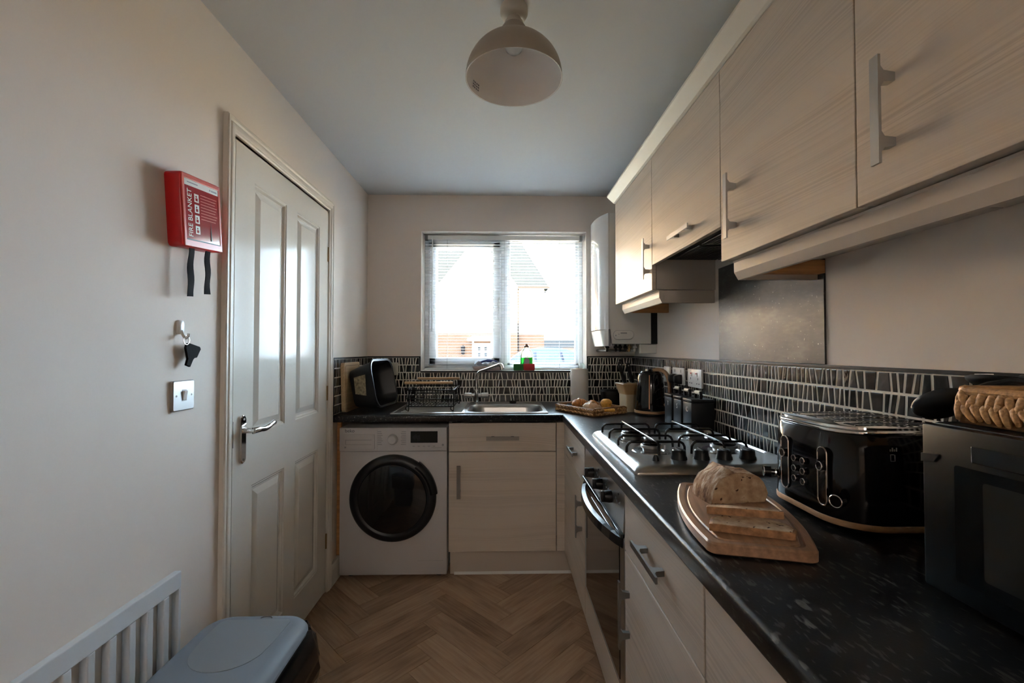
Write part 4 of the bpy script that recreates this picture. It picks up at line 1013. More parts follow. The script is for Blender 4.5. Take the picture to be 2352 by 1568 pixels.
# ------------------------------------------------------------------ washing-up bowl and chopping board at the left end
bs = thing('washing_up_bowl', 'black washing-up bowl standing on its side left of the dish rack', 'washing-up bowl', (-.79, 2.70, ZW), own=True)
bs.rotation_euler = (0, R(-11), R(-6))
# local frame: opening faces +X; long side down (z from 0)
def bowl_ring(x, y0, y1, z0, z1, r): return [(x, y, z) for y, z in rrect(y0, y1, z0, z1, r, 6)]
bm = B(); L = [(-.060, -.135, .135, .030, .240, .05), (-.058, -.140, .140, .026, .246, .05), (.080, -.168, .168, .004, .276, .065), (.082, -.178, .178, -.002, .286, .07), (.088, -.178, .178, -.002, .286, .07), (.0885, -.164, .164, .010, .274, .062), (.080, -.161, .161, .011, .270, .06), (-.05, -.132, .132, .034, .238, .046)]
loft(bm, [bowl_ring(*a) for a in L]); obj('bowl', bm, 'slate', bs, smooth=40)
bm = B(); tube(bm, [(.0885, y, z) for y, z in rrect(-.174, .174, .002, .282, .066, 8)], .0035, 6, True); obj('rim_bead', bm, 'slate', bs, smooth=True)
bm = B(); q = [(-.038, .105), (-.030, .200), (.046, .205), (.030, .085)]
f_ = lambda x, z: (x, -.1395-(x+.06)*.2+.0002-.0022, z)
loft(bm, [[f_(*p) for p in q], [(a, b-.0008, c) for a, b, c in (f_(*p) for p in q)]]); stk = obj('paper_label', bm, 'sticker', bs, label='peeling printed paper label')
bs.location = (-.772, 2.700, ZW+.006)
cb = thing('chopping_board', 'pale wooden chopping board leaning on the left tiles behind the black bowl', 'chopping board', (-.872, 2.64, ZW), own=True)
bm = B(); loft(bm, [[(x, y, z) for y, z in rrect(-.13, .14, 0, .282, .02, 5)] for x in (-.011, .011)]); o = obj('board', bm, 'board_pale', cb, smooth=30)
bm = B(); tube(bm, [(.0108, y, z) for y, z in rrect(-.112, .122, .018, .264, .012, 4)], .002, 5, True); obj('groove', bm, 'oiled', cb)
cb.rotation_euler = (0, R(-2), 0); cb.location = (-.897, 2.650, ZW+.0008)

# ------------------------------------------------------------------ window sill things
def own_box(name, label, cat, loc, size, m, bev, rot=0):
    bm = B(); box(bm, -size[0]/2, size[0]/2, -size[1]/2, size[1]/2, 0, size[2], bev); o = obj(name, bm, m, smooth=30); o.location = loc; o.rotation_euler = (0, 0, rot); return tag(o, label, cat)
own_box('scouring_sponge', 'green scouring sponge on the window sill, left of the red one', 'sponge', (.113, 3.0405, WZ0), (.066, .029, .044), 'green_sp', .005)
own_box('sponge', 'red sponge on the window sill, right of the green one', 'sponge', (.187, 3.0405, WZ0), (.078, .029, .046), 'red_sp', .006)
wb = thing('washing_up_bottle', 'clear bottle of green washing-up liquid standing behind the sponges', 'bottle', (.172, 3.079, WZ0))
c_ = (.172, 3.079, 0)
def flat_lathe(prof, sy=.5, n=24): return [[(c_[0]+r*math.cos(2*math.pi*i/n), c_[1]+r*sy*math.sin(2*math.pi*i/n), z) for i in range(n)] for r, z in prof]
bm = B(); loft(bm, flat_lathe([(.036, WZ0), (.042, WZ0+.006), (.044, WZ0+.04), (.043, WZ0+.088)])); obj('liquid_part', bm, 'soap', wb, smooth=40)
bm = B(); loft(bm, flat_lathe([(.043, WZ0+.0882), (.041, WZ0+.11), (.035, WZ0+.130), (.026, WZ0+.145), (.018, WZ0+.153), (.014, WZ0+.158)])); bt = obj('upper_bottle', bm, 'clear', wb, smooth=40)
bm = B(); loft(bm, flat_lathe([(.019, WZ0+.1582), (.019, WZ0+.168), (.012, WZ0+.172), (.008, WZ0+.182), (.006, WZ0+.183)], 1)); obj('cap', bm, 'soap_cap', wb, smooth=40)
bm = B(); pts = [(c_[0]+.020*math.cos(2*math.pi*i/20), WZ0+.060+.026*math.sin(2*math.pi*i/20)) for i in range(20)]; loft(bm, [[(x, 3.079-.0222, z) for x, z in pts], [(x, 3.079-.0232, z) for x, z in pts]]); lb = obj('front_label', bm, 'salmon', wb)
ct = thing('folded_cloth', 'blue and white folded dishcloth on a pale dish on the sill', 'cloth', (-.095, 3.066, WZ0))
bm = B(); loft(bm, [[(x, y, z) for x, y in rrect(-.095-w, -.095+w, 3.066-d, 3.066+d, .02)] for w, d, z in ((.090, .028, WZ0), (.105, .033, WZ0+.006), (.112, .036, WZ0+.026), (.108, .033, WZ0+.026), (.1, .03, WZ0+.01))]); o = obj('soap_dish', bm, 'dish', smooth=40); tag(o, 'pale pink dish on the window sill holding the blue and white cloth', 'dish')
bm = B(); t = bmesh.new(); bmesh.ops.create_grid(t, x_segments=24, y_segments=8, size=1.0)
rnd = random.Random(8)
for v in t.verts:
    x, y = v.co.x, v.co.y; v.co = Vector((-.090+x*.100, 3.066+y*.030, WZ0+.046+.010*math.sin(x*5.2+y)+.007*math.sin(x*13+2*y)+.008*(1-x*x)))
g_ = bmesh.ops.extrude_face_region(t, geom=t.faces[:]); bmesh.ops.translate(t, verts=[e for e in g_['geom'] if isinstance(e, bmesh.types.BMVert)], vec=(0, 0, -.010)); merge(bm, t)
obj('cloth_fold', bm, 'cloth', ct, smooth=60)
bm = B(); tube(bm, smooth_path([(-.15, 3.05, WZ0+.055), (-.11, 3.056, WZ0+.066), (-.07, 3.05, WZ0+.064), (-.03, 3.056, WZ0+.055)], 5), [.007]*6+[.010]*9+[.006]*1, 8); obj('blue_fold', bm, 'cloth_blue', ct, smooth=True)
ob = thing('glass_ornament', 'small round clear ornament at the right end of the window sill', 'ornament', (.560, 3.075, WZ0))
bm = B(); lathe(bm, [(.010, WZ0), (.014, WZ0+.003), (.020, WZ0+.014), (.022, WZ0+.028), (.018, WZ0+.042), (.010, WZ0+.050), (0, WZ0+.051)], (.558, 3.075, 0), n=20); obj('body', bm, 'clear', ob, smooth=True)

# ------------------------------------------------------------------ venetian blind
vb = thing('venetian_blind', 'white venetian blind lowered with open slats in front of the window', 'blind', (0.014, 3.10, WZ0))
bm = B(); box(bm, -.548, .576, 3.104, 3.138, 2.046, 2.076, .003); obj('head_rail', bm, 'upvc', vb)
for x in (-.535, .563):
    bm = B(); box(bm, x-.011, x+.011, 3.100, 3.140, 2.044, 2.0785, .002); obj('end_bracket', bm, 'lightgrey_mark', vb)
sl = None; nsl = 44
for k in range(nsl):
    z = 1.150+k*(2.034-1.150)/(nsl-1)
    if sl is None:
        bm = B(); pr2 = []
        for i in range(5): t_ = -1+2*i/4; pr2.append((t_*.0125, .0006*(1-t_*t_)))
        pts = [(y, zz) for y, zz in pr2]+[(y, zz-.0004) for y, zz in reversed(pr2)]
        loft(bm, [[(x, y, zz) for y, zz in pts] for x in (-.545, .572)])
        me = bpy.data.meshes.new('slat'); bmesh.ops.recalc_face_normals(bm, faces=bm.faces[:]); bm.to_mesh(me); bm.free(); me.materials.append(M['slat']); sl = me
    o = bpy.data.objects.new('slat', sl); link(o, vb); o.location = Vector((0, 3.119, z))-vb.location; o.rotation_euler = (R(0), 0, 0)
bm = B(); box(bm, -.545, .572, 3.107, 3.131, 1.1265, 1.1405, .003); obj('bottom_rail', bm, 'upvc', vb)
for x in (-.388, .016, .409):
    bm = B()
    for y in (3.1055, 3.1325): cyl(bm, (x, y, 1.135), (x, y, 2.05), .0007, n=5)
    obj('ladder_cord', bm, 'lightgrey_mark', vb)
bm = B(); cyl(bm, (-.49, 3.098, 1.42), (-.49, 3.098, 2.06), .0045, n=8); cyl(bm, (-.49, 3.098, 1.40), (-.49, 3.098, 1.425), .006, n=8); obj('tilt_wand', bm, 'upvc', vb)

# ================================================================== WORKTOP THINGS, BACK CORNER
# paper roll
pr2 = thing('paper_towel_roll', 'white paper towel roll standing on the worktop right of the sink', 'paper towel', (.515, 2.93, ZW))
bm = B(); n = 40; rings = []
for r, z in ((.056, ZW+.001), (.057, ZW+.004), (.057, ZW+.229), (.056, ZW+.232), (.024, ZW+.232), (.0235, ZW+.20)): rings.append([(.515+(r+(.0012 if 5 < i < 9 and r > .05 else 0))*math.cos(2*math.pi*i/n), 2.93+(r+(.0012 if 5 < i < 9 and r > .05 else 0))*math.sin(2*math.pi*i/n), z) for i in range(n)])
loft(bm, rings); obj('sheets', bm, 'paper', pr2, smooth=40)
bm = B(); lathe(bm, [(.0232, ZW+.19), (.0232, ZW+.2335), (.0205, ZW+.2335), (.0205, ZW+.19)], (.515, 2.93, 0), n=24); obj('card_core', bm, 'block_tan', pr2, smooth=40)
# wicker tray
tr = thing('wicker_tray', 'rectangular woven wicker tray of pastries by the kettle', 'tray', (.510, 2.535, ZW), own=True)
TL, TWd = .325, .255
bm = B(); box(bm, -TL/2+.006, TL/2-.006, -TWd/2+.006, TWd/2-.006, .001, .010, .003); obj('tray_base', bm, 'wicker_fine', tr)
for nm, (a0, a1, b0, b1) in (('tray_side', (-TL/2, TL/2, -TWd/2, -TWd/2+.014)), ('tray_side', (-TL/2, TL/2, TWd/2-.014, TWd/2)), ('tray_end', (-TL/2, -TL/2+.014, -TWd/2+.0142, TWd/2-.0142)), ('tray_end', (TL/2-.014, TL/2, -TWd/2+.0142, TWd/2-.0142))):
    bm = B()
    if nm == 'tray_side': box(bm, a0, a1, b0, b1, 0, .040, .005)
    else:       # end with a hand hole
        box(bm, a0, a1, b0, b1, 0, .016, .003); box(bm, a0, a1, b0, -.05, .014, .042, .004); box(bm, a0, a1, .05, b1, .014, .042, .004); box(bm, a0, a1, b0, b1, .036, .044, .0035)
    s_ = obj(nm, bm, 'wicker_fine', tr, smooth=40)
    bm = B(); ln = a1-a0 if nm == 'tray_side' else b1-b0; kk = int(ln/.016)
    for i in range(kk):
        t_ = (i+.5)/kk
        for row, z in enumerate((.010, .030)):
            if nm == 'tray_side': c = (a0+t_*ln, b0-.001 if b0 < 0 else b1+.001, z); M3 = Matrix.Rotation(R(35 if (i+row) % 2 else -35), 3, 'Y'); e = (.0095, .0045, .006)
            else:
                if abs(b0+t_*ln) < .05 and row == 1: continue
                c = (a0-.001 if a0 < 0 else a1+.001, b0+t_*ln, z); M3 = Matrix.Rotation(R(35 if (i+row) % 2 else -35), 3, 'X'); e = (.0045, .0095, .006)
            ellipsoid(bm, c, *e, M3, 8, 5)
    obj('weave', bm, 'wicker', s_, smooth=True, kind='stuff')
tr.location = (.510, 2.535, ZW); tr.rotation_euler = (0, 0, R(-59))
def tray_pt(x, y): a = R(-59); return (.510+x*math.cos(a)-y*math.sin(a), 2.535+x*math.sin(a)+y*math.cos(a))
def croissant(name, label, p, rz, s, m, z=ZW+.0105):
    bm = B(); rg = []; n = 13
    for i in range(n):
        t_ = -1+2*i/(n-1); a = t_*1.15; cx, cy = .040*math.sin(a), .040*math.cos(a)-.03; r = max(.004, .022*(1-abs(t_)**2.2)+.003*(math.cos(t_*15)))
        d = Vector((math.sin(a), math.cos(a), 0))
        rg.append([Vector((cx, cy, .021))+d*r*math.cos(2*math.pi*j/10)+Vector((0, 0, 1))*r*.92*math.sin(2*math.pi*j/10) for j in range(10)])
    loft(bm, rg); bmesh.ops.scale(bm, vec=(s, s, s), verts=bm.verts[:]); o = obj(name, bm, m, smooth=60); o.location = (*p, z); o.rotation_euler = (0, 0, rz); return tag(o, label, 'pastry')
croissant('croissant', 'brown croissant at the far left end of the wicker tray', tray_pt(-.075, -.010), R(20), 1.4, 'pastry')
croissant('croissant', 'pale iced croissant near the front edge of the wicker tray', tray_pt(.060, -.045), R(150), 1.3, 'pastry_pale')
croissant('croissant', 'golden croissant in the middle of the wicker tray', tray_pt(.005, .03), R(75), 1.3, 'pastry')
bm = B(); lathe(bm, [(.020, 0), (.027, .022), (.031, .032), (.034, .040), (.030, .052), (.018, .061), (0, .064)], n=20); o = obj('muffin', bm, 'pastry_y', smooth=40); o.location = (*tray_pt(.045, .082), ZW+.0105); tag(o, 'yellow muffin standing at the right of the wicker tray', 'muffin')
bm = B(); box(bm, -.04, .04, -.016, .016, 0, .018, .007, 3); o = obj('sponge_finger', bm, 'pastry_y', smooth=40); o.location = (*tray_pt(.11, .03), ZW+.0105); o.rotation_euler = (0, 0, R(-10)); tag(o, 'flat yellow sponge finger beside the tray hand hole', 'cake')
# black tub behind the tray
tub = thing('storage_tub', 'black plastic tub with lid behind the wicker tray', 'tub', (.712, 2.80, ZW))
bm = B(); loft(bm, [[(x, y, z) for x, y in rrect(.712-w, .712+w, 2.80-d, 2.80+d, .02)] for w, d, z in ((.066, .05, ZW+.0005), (.074, .058, ZW+.078), (.076, .060, ZW+.078), (.076, .060, ZW+.086))]); obj('tub_body', bm, 'tin', tub, smooth=40)
bm = B(); loft(bm, [[(x, y, z) for x, y in rrect(.712-w, .712+w, 2.80-d, 2.80+d, .022)] for w, d, z in ((.079, .063, ZW+.0862), (.079, .063, ZW+.096), (.072, .056, ZW+.102), (.03, .02, ZW+.106))]); obj('tub_lid', bm, 'black', tub, smooth=40)
# knife block
kb = thing('knife_block', 'two-tone wooden knife block behind the kettle', 'knife block', (.745, 2.545, ZW), own=True)
bm = B(); loft(bm, [[(x, y, z) for x, y in rrect(*a, .008, 3)] for a, z in (((-.045, .045, -.05, .05), 0), ((-.047, .047, -.052, .052), .100))]); obj('block_base', bm, 'block_pale', kb, smooth=30)
bm = B(); loft(bm, [[(x, y, z) for x, y in rrect(*a, .008, 3)] for a, z in (((-.049, .049, -.054, .054), .1005), ((-.066, .058, -.062, .058), .150), ((-.070, .060, -.064, .060), .160), ((-.066, .056, -.060, .056), .164))]); obj('block_top', bm, 'block_tan', kb, smooth=30)
kb.location = (.748, 2.560, ZW+.0005); kb.rotation_euler = (0, 0, R(8))
for k, (dx, dy, hl, lab) in enumerate(((-.035, -.03, .125, 'black-handled knife at the front left of the knife block, with steel rivet'), (-.028, .022, .135, 'black-handled knife leaning left at the back of the knife block'), (.016, -.012, .118, 'black-handled knife in the middle of the knife block, beside the kettle'), (.02, .034, .100, 'short black-handled knife at the back right of the knife block'))):
    kn = thing('kitchen_knife', lab, 'knife', (.748+dx, 2.56+dy, ZW+.1655), (R(4), R(-22+6*(k % 2)), 0), 'knives in the block', own=True)
    bm = B(); loft(bm, [[(x+.010*(t*t), y, .004+t*hl) for x, y in rrect(-w, w, -.009, .009, .007, 3)] for t, w in ((0, .008), (.1, .0105), (.35, .0095), (.7, .0105), (.92, .0125), (1, .008))]); hn = obj('handle', bm, 'black', kn, smooth=40)
    bm = B(); box(bm, -.011, .011, -.0015, .0015, -.02, .006); obj('blade', bm, 'steel', kn)
    bm = B(); cyl(bm, (.009, -.0098, hl*.9), (.009, .0098, hl*.9), .0035, n=10); obj('rivet', bm, 'alu', hn)
# kettle
kt = thing('kettle', 'black electric kettle with copper strip and wooden base ring', 'kettle', (.818, 2.415, ZW))
kc = (.818, 2.415, 0)
bm = B(); lathe(bm, [(.080, ZW+.0005), (.084, ZW+.004), (.084, ZW+.010), (.078, ZW+.012)], kc, n=40); obj('power_base', bm, 'black', kt, smooth=40)
bm = B(); lathe(bm, [(.083, ZW+.0122), (.0855, ZW+.015), (.0855, ZW+.026), (.083, ZW+.0275), (0, ZW+.0275)], kc, n=40); obj('wooden_ring', bm, 'trim_wood', kt, smooth=40)
bm = B(); lathe(bm, [(.083, ZW+.0277), (.0835, ZW+.034), (.079, ZW+.09), (.072, ZW+.16), (.064, ZW+.222), (.061, ZW+.228), (.055, ZW+.231), (.0, ZW+.2315)], kc, n=48); kbdy = obj('kettle_body', bm, 'black_gloss', kt, smooth=40)
bm = B(); lathe(bm, [(.054, ZW+.2317), (.050, ZW+.240), (.02, ZW+.243), (.012, ZW+.252), (0, ZW+.254)], kc, n=32); obj('lid', bm, 'black_gloss', kt, smooth=40)
a_ = R(248); da = .016
bm = B(); rg = []
for z, r in ((ZW+.040, .0835), (ZW+.09, .0795), (ZW+.16, .0725), (ZW+.220, .0648)): rg.append([(kc[0]+(r+e)*math.cos(a_+d), kc[1]+(r+e)*math.sin(a_+d), z) for d, e in ((-.024, -.003), (-.024, .0012), (.024, .0012), (.024, -.003))])
loft(bm, rg); obj('copper_strip', bm, 'copper', kbdy)
hd_ = Vector((math.cos(R(-40)), math.sin(R(-40)), 0)); kv = Vector((kc[0], kc[1], 0))
path = [(.020, .246), (.050, .249), (.082, .236), (.100, .205), (.108, .160), (.106, .110), (.096, .070), (.082, .058)]
bm = B(); rg = []; side = Vector((-hd_.y, hd_.x, 0)); pp = smooth_path([(r, 0, z) for r, z in path], 5)
for i, p in enumerate(pp):
    d = (pp[min(i+1, len(pp)-1)]-pp[max(i-1, 0)]).normalized(); nrm = Vector((d.z, 0, -d.x)); th = .009; wd = .0145
    rg.append([kv+hd_*(p.x+nrm.x*th*b)+Vector((0, 0, ZW+p.z+nrm.z*th*b))+side*wd*a for a, b in ((-1, -.6), (-.6, -1), (.6, -1), (1, -.6), (1, .6), (.6, 1), (-.6, 1), (-1, .6))])
loft(bm, rg); hk = obj('kettle_handle', bm, 'trim_wood', kt, smooth=50)
bm = B(); lathe(bm, [(.010, 0), (.010, .008), (0, .009)], (kc[0]-.03, kc[1]-.03, ZW+.243), n=14); obj('lid_button', bm, 'chrome', kbdy, smooth=40)
sp_ = Vector((math.cos(R(140)), math.sin(R(140)), 0)); ss = Vector((-sp_.y, sp_.x, 0))
bm = B(); loft(bm, [[kv+sp_*(.058+o)+ss*w+Vector((0, 0, ZW+z)) for w in (0,)] + [kv+sp_*(.050+o*.3)+ss*.018+Vector((0, 0, ZW+z)), kv+sp_*(.050+o*.3)-ss*.018+Vector((0, 0, ZW+z))] for o, z in ((.005, .17), (.018, .205), (.030, .229))]); obj('spout', bm, 'black_gloss', kt, smooth=20)
# three canisters T S C
def canister(letter, label, y0, y1):
    x0, x1 = .806, .906; h = .128
    t = thing('canister', label, 'canister', ((x0+x1)/2, (y0+y1)/2, ZW), group='black kitchen canisters')
    bm = B(); box(bm, x0, x1, y0, y1, ZW+.0005, ZW+h, .002); bd = obj('canister_body', bm, 'tin', t, smooth=30)
    bm = B(); box(bm, x0-.0012, x1+.0012, y0-.0012, y1+.0012, ZW+h+.0003, ZW+h+.016, .002); ld = obj('canister_lid', bm, 'tin', t, smooth=30)
    yc = (y0+y1)/2; xc = (x0+x1)/2; zl = ZW+h+.016
    for s in (-1, 1): bm = B(); box(bm, xc-.006, xc+.006, yc+s*.026-.003, yc+s*.026+.003, zl, zl+.034, .001); obj('handle_post', bm, 'black', ld)
    bm = B(); cyl(bm, (xc, yc-.0225, zl+.027), (xc, yc+.0225, zl+.027), .0085, n=16); obj('cream_grip', bm, 'cream', ld, smooth=40)
    text('letter', letter, .030, 'print_white', bd, basis((x0-.0003, yc, ZW+.098), (0, -1, 0), (0, 0, 1)))
canister('T', 'black square canister lettered T, beside the kettle', 2.080, 2.168)
canister('S', 'black square canister lettered S, between the T and C ones', 1.970, 2.058)
canister('C', 'black square canister lettered C, nearest the hob', 1.860, 1.948)

# ------------------------------------------------------------------ sockets
def socket(label, yc, w, z=1.133, kinds=()):
    xf = XR-.0085
    t = thing('wall_socket', label, 'socket', (xf, yc, z))
    bm = B(); box(bm, xf-.011, xf, yc-w/2, yc+w/2, z-.043, z+.043, .003); pl = obj('face_plate', bm, 'white', t, smooth=30)
    return t, pl, xf-.011
t, pl, xf = socket('white single switched spur on the tiles, farthest of the three wall plates', 2.396, .086)
bm = B(); box(bm, xf-.003, xf, 2.385, 2.407, 1.12, 1.146, .001); obj('rocker', bm, 'white', pl)
t, pl, xf = socket('white double socket with two black plugs in it, above the T canister', 2.243, .147)
bm = B()
for y in (2.206, 2.280): box(bm, xf-.0035, xf+.001, y-.006, y+.006, 1.152, 1.166, .001)
obj('rocker', bm, 'white', pl)
for y, lab in ((2.210, 'black plug nearer the hob in the middle double socket'), (2.276, 'black plug nearer the window in the middle double socket')):
    pgp = thing('plug', lab, 'plug', (xf, y, 1.122))
    bm = B(); loft(bm, [[(x, yy, z) for yy, z in rrect(y-w, y+w, 1.118-h_, 1.118+h_, .008, 4)] for x, w, h_ in ((xf-.0005, .024, .024), (xf-.014, .024, .024), (xf-.028, .018, .019), (xf-.032, .014, .015))]); pb_ = obj('plug_body', bm, 'black', pgp, smooth=40)
    bm = B(); tube(bm, smooth_path([(xf-.016, y, 1.095), (xf-.017, y, 1.07), (xf-.010, y+.004, 1.03), (xf+.004, y+.006, .97), (xf+.002, y+.012, ZW+.006)], 5), .0036, 7); obj('cable', bm, 'black', pb_, smooth=True)
t, pl, xf = socket('white double socket with red switch marks, nearest the hob', 2.048, .147)
bm = B()
for y in (2.02, 2.076): box(bm, xf-.004, xf+.001, y-.006, y+.006, 1.142, 1.160, .001)
rk_ = obj('rocker', bm, 'white', pl)
bm = B()
for y in (2.02, 2.076): box(bm, xf-.0047, xf-.0038, y-.005, y+.005, 1.153, 1.159)
obj('red_mark', bm, 'red', rk_)
bm = B()
for y in (2.010, 2.086):
    box(bm, xf-.0006, xf+.0005, y-.002, y+.002, 1.126, 1.136)
    for s in (-1, 1): box(bm, xf-.0006, xf+.0005, y+s*.011-.004, y+s*.011+.004, 1.107, 1.111)
obj('pin_holes', bm, 'black', pl)
sb = thing('wall_socket', 'cream socket on the back wall tiles behind the black washing-up bowl', 'socket', (-.751, YB-.008, 1.138))
bm = B(); box(bm, -.794, -.708, YB-.019, YB-.008, 1.095, 1.181, .003); pl = obj('face_plate', bm, 'rose', sb, smooth=30)
bm = B(); box(bm, -.757, -.745, YB-.022, YB-.0185, 1.150, 1.166, .001); obj('rocker', bm, 'rose', pl)
bm = B(); box(bm, -.753, -.749, YB-.0196, YB-.0185, 1.131, 1.140); box(bm, -.765, -.758, YB-.0196, YB-.0185, 1.114, 1.118); box(bm, -.744, -.737, YB-.0196, YB-.0185, 1.114, 1.118); obj('pin_holes', bm, 'grey_mark', pl)

# ================================================================== BREAD ON A BOARD
bb = thing('bread_board', 'oiled wooden bread board with juice groove, at the front of the worktop', 'bread board', (.49, .92, ZW), own=True)
def board_ring(k, z):
    # long board with bowed sides and near-square ends; k = inset
    out = []; L, w0, w1 = .182-k, .088-k, .108-k
    for i in range(13): t_ = -1+2*i/12; out.append((w0+(w1-w0)*(1-t_*t_), t_*(L-.018), z))
    for i in range(1, 6): a = R(90*i/6); out.append((w0-.018+.018*math.cos(a), L-.018+.018*math.sin(a), z))
    m_ = [(-x, y, z) for x, y, z in reversed(out)]
    b = [(x, -L+.018-.018*math.sin(R(90*i/6)) if 0 else y, z) for i, (x, y, z) in enumerate(m_)]
    low = []
    for i in range(1, 6): a = R(90*i/6); low.append((-(w0-.018+.018*math.cos(a)), -(L-.018+.018*math.sin(a)), z))
    low2 = [(-x, y, z) for x, y, z in reversed(low)]
    return out+b+low+low2
bm = B(); loft(bm, [board_ring(.004, .0008), board_ring(0, .004), board_ring(0, .019), board_ring(.003, .022), board_ring(.0135, .022), board_ring(.0155, .0195), board_ring(.0195, .0195), board_ring(.0215, .022)]); obj('board', bm, 'oiled', bb, smooth=35)
bm = B(); loft(bm, [board_ring(.0150, .0197), board_ring(.0200, .0197)], (False, False)); obj('juice_groove', bm, 'groove', bb)
bb.location = (.487, .915, ZW); bb.rotation_euler = (0, 0, R(-14.5))
def bpt(x, y): a = R(-14.5); return (.487+x*math.cos(a)-y*math.sin(a), .915+x*math.sin(a)+y*math.cos(a))
# half loaf: cut face looks at the camera
lf = thing('bread_loaf', 'half of a floured brown loaf on the bread board, cut face forward', 'bread', (*bpt(.004, .088), ZW+.0222), (0, 0, R(7)), own=True)
def slice_ring(y, s, dz=0, seed=0, jit=0):
    out = []; rnd = random.Random(seed)
    for i in range(28):
        a = 2*math.pi*i/28; c, n_ = math.cos(a), math.sin(a)
        x = .079*s*math.copysign(abs(c)**.8, c); z = (.070*s*abs(n_)**.85 if n_ > 0 else -.0)
        if n_ <= 0: z = 0.006*(1-s) if s < 1 else 0.0; x = .070*s*math.copysign(abs(c)**.6, c)
        k = 1+jit*(rnd.random()-.5)
        out.append((x*k, y, max(0, z*k)+dz))
    return out
bm = B(); loft(bm, [slice_ring(y, s, 0, 3, .03) for y, s in ((-.055, .985), (-.05, 1.0), (-.02, 1.02), (.015, .99), (.045, .88), (.068, .68), (.080, .45), (.086, .18))])
bmesh.ops.subdivide_edges(bm, edges=bm.edges[:], cuts=1, use_grid_fill=True)
for v in bm.verts:
    if v.co.z > .012 and v.co.y > -.05:
        x, y = v.co.x+.022-.25*v.co.y, v.co.y; rdg = math.exp(-(x/.013)**2)
        k = min(1, (y+.052)/.02); v.co.z += k*(.009*rdg-.004*math.exp(-((x-.022)/.012)**2)+.0022*math.sin(v.co.x*95+y*60)+.0015*math.sin(y*170-v.co.x*50))
bmesh.ops.scale(bm, vec=(.87, .87, .95), verts=bm.verts[:])
obj('crust', bm, 'loaf', lf, smooth=50)
bm = B(); rg = [slice_ring(-.0556, .955, .0012, 3, .03), slice_ring(-.0545, .955, .0012, 3, .03)]; loft(bm, rg); bmesh.ops.scale(bm, vec=(.87, .87, .95), verts=bm.verts[:]); obj('cut_face', bm, 'crumb', lf)
def bread_slice(label, x, y, rz, tilt, s, z):
    t = thing('bread_slice', label, 'bread slice', (x, y, z), (R(tilt), 0, R(rz)), own=True)
    bm = B(); loft(bm, [slice_ring(-.0065, s*.985, 0, 9, .07), slice_ring(-.0055, s, 0, 9, .07), slice_ring(.0055, s, 0, 9, .07), slice_ring(.0065, s*.985, 0, 9, .07)]); obj('crust', bm, 'crust', t, smooth=50)
    bm = B(); loft(bm, [slice_ring(-.0071, s*.93, .002, 9, .03), slice_ring(.0071, s*.93, .002, 9, .03)]); obj('crumb', bm, 'crumb', t, smooth=50)
# slices have fallen back towards the loaf: they lie nearly flat, leaning on it
bread_slice('bread slice leaning on the cut loaf, behind the other slice', *bpt(.002, -.082), -14, -103, .90, ZW+.0222+.0222)
bread_slice('bread slice lying nearest the front of the bread board', *bpt(-.002, -.138), -20, -90, .92, ZW+.0222+.0076)

# ================================================================== TOASTER
ts = thing('toaster', 'glossy black four-slice toaster with chrome rings and wooden base band', 'toaster', (.78, .945, ZW))
a = (.646, .900, .812, 1.070); rr_ = [.030, .062, .085, .030]
def tring(k, z): return [(x, y, z) for x, y in rrect(a[0]+k, a[1]-k, a[2]+k, a[3]-k, [max(r-k, .004) for r in rr_], 8)]
for x, y in ((.70, .86), (.70, 1.02), (.86, .85), (.86, 1.03)):
    bm = B(); cyl(bm, (x, y, ZW), (x, y, ZW+.010), .012, n=12); obj('foot', bm, 'black_matt', ts)
bm = B(); loft(bm, [tring(.010, ZW+.008), tring(.002, ZW+.0125)]); obj('underside', bm, 'black_matt', ts)
bm = B(); loft(bm, [tring(0, ZW+.0127), tring(-.0008, ZW+.014), tring(-.0008, ZW+.023), tring(0, ZW+.0243)]); obj('wooden_band', bm, 'trim_wood', ts, smooth=40)
bm = B(); loft(bm, [tring(.0012, ZW+.0245), tring(.0008, ZW+.03), tring(.0025, ZW+.12), tring(.006, ZW+.189), tring(.009, ZW+.1925)]); tbod = obj('toaster_body', bm, 'black_gloss', ts, smooth=40)
bm = B(); loft(bm, [tring(.007, ZW+.1928), tring(.0062, ZW+.1955), tring(.0075, ZW+.1985), tring(.013, ZW+.201)]); trm = obj('chrome_rim', bm, 'chrome', ts, smooth=40)
bm = B(); loft(bm, [tring(.0135, ZW+.2002), tring(.0145, ZW+.2055), tring(.018, ZW+.207)]); ttop = obj('top_plate', bm, 'chrome', ts, smooth=40)
for y in (.862, .915, .967, 1.020):
    bm = B(); pts = rrect(.690, .875, y-.013, y+.013, .006, 3); loft(bm, [[(x, yy, z) for x, yy in pts] for z in (ZW+.2035, ZW+.2076)]); sl_ = obj('bread_slot', bm, 'black_matt', ttop)
    bm = B()
    for k in range(9): box(bm, .700+.020*k, .7025+.020*k, y-.0125, y+.0125, ZW+.2072, ZW+.2084)
    for s in (-1, 1): box(bm, .690, .875, y+s*.0145-.0012, y+s*.0145+.0012, ZW+.206, ZW+.2088)
    obj('slot_wires', bm, 'chrome', sl_)
tx0 = .646
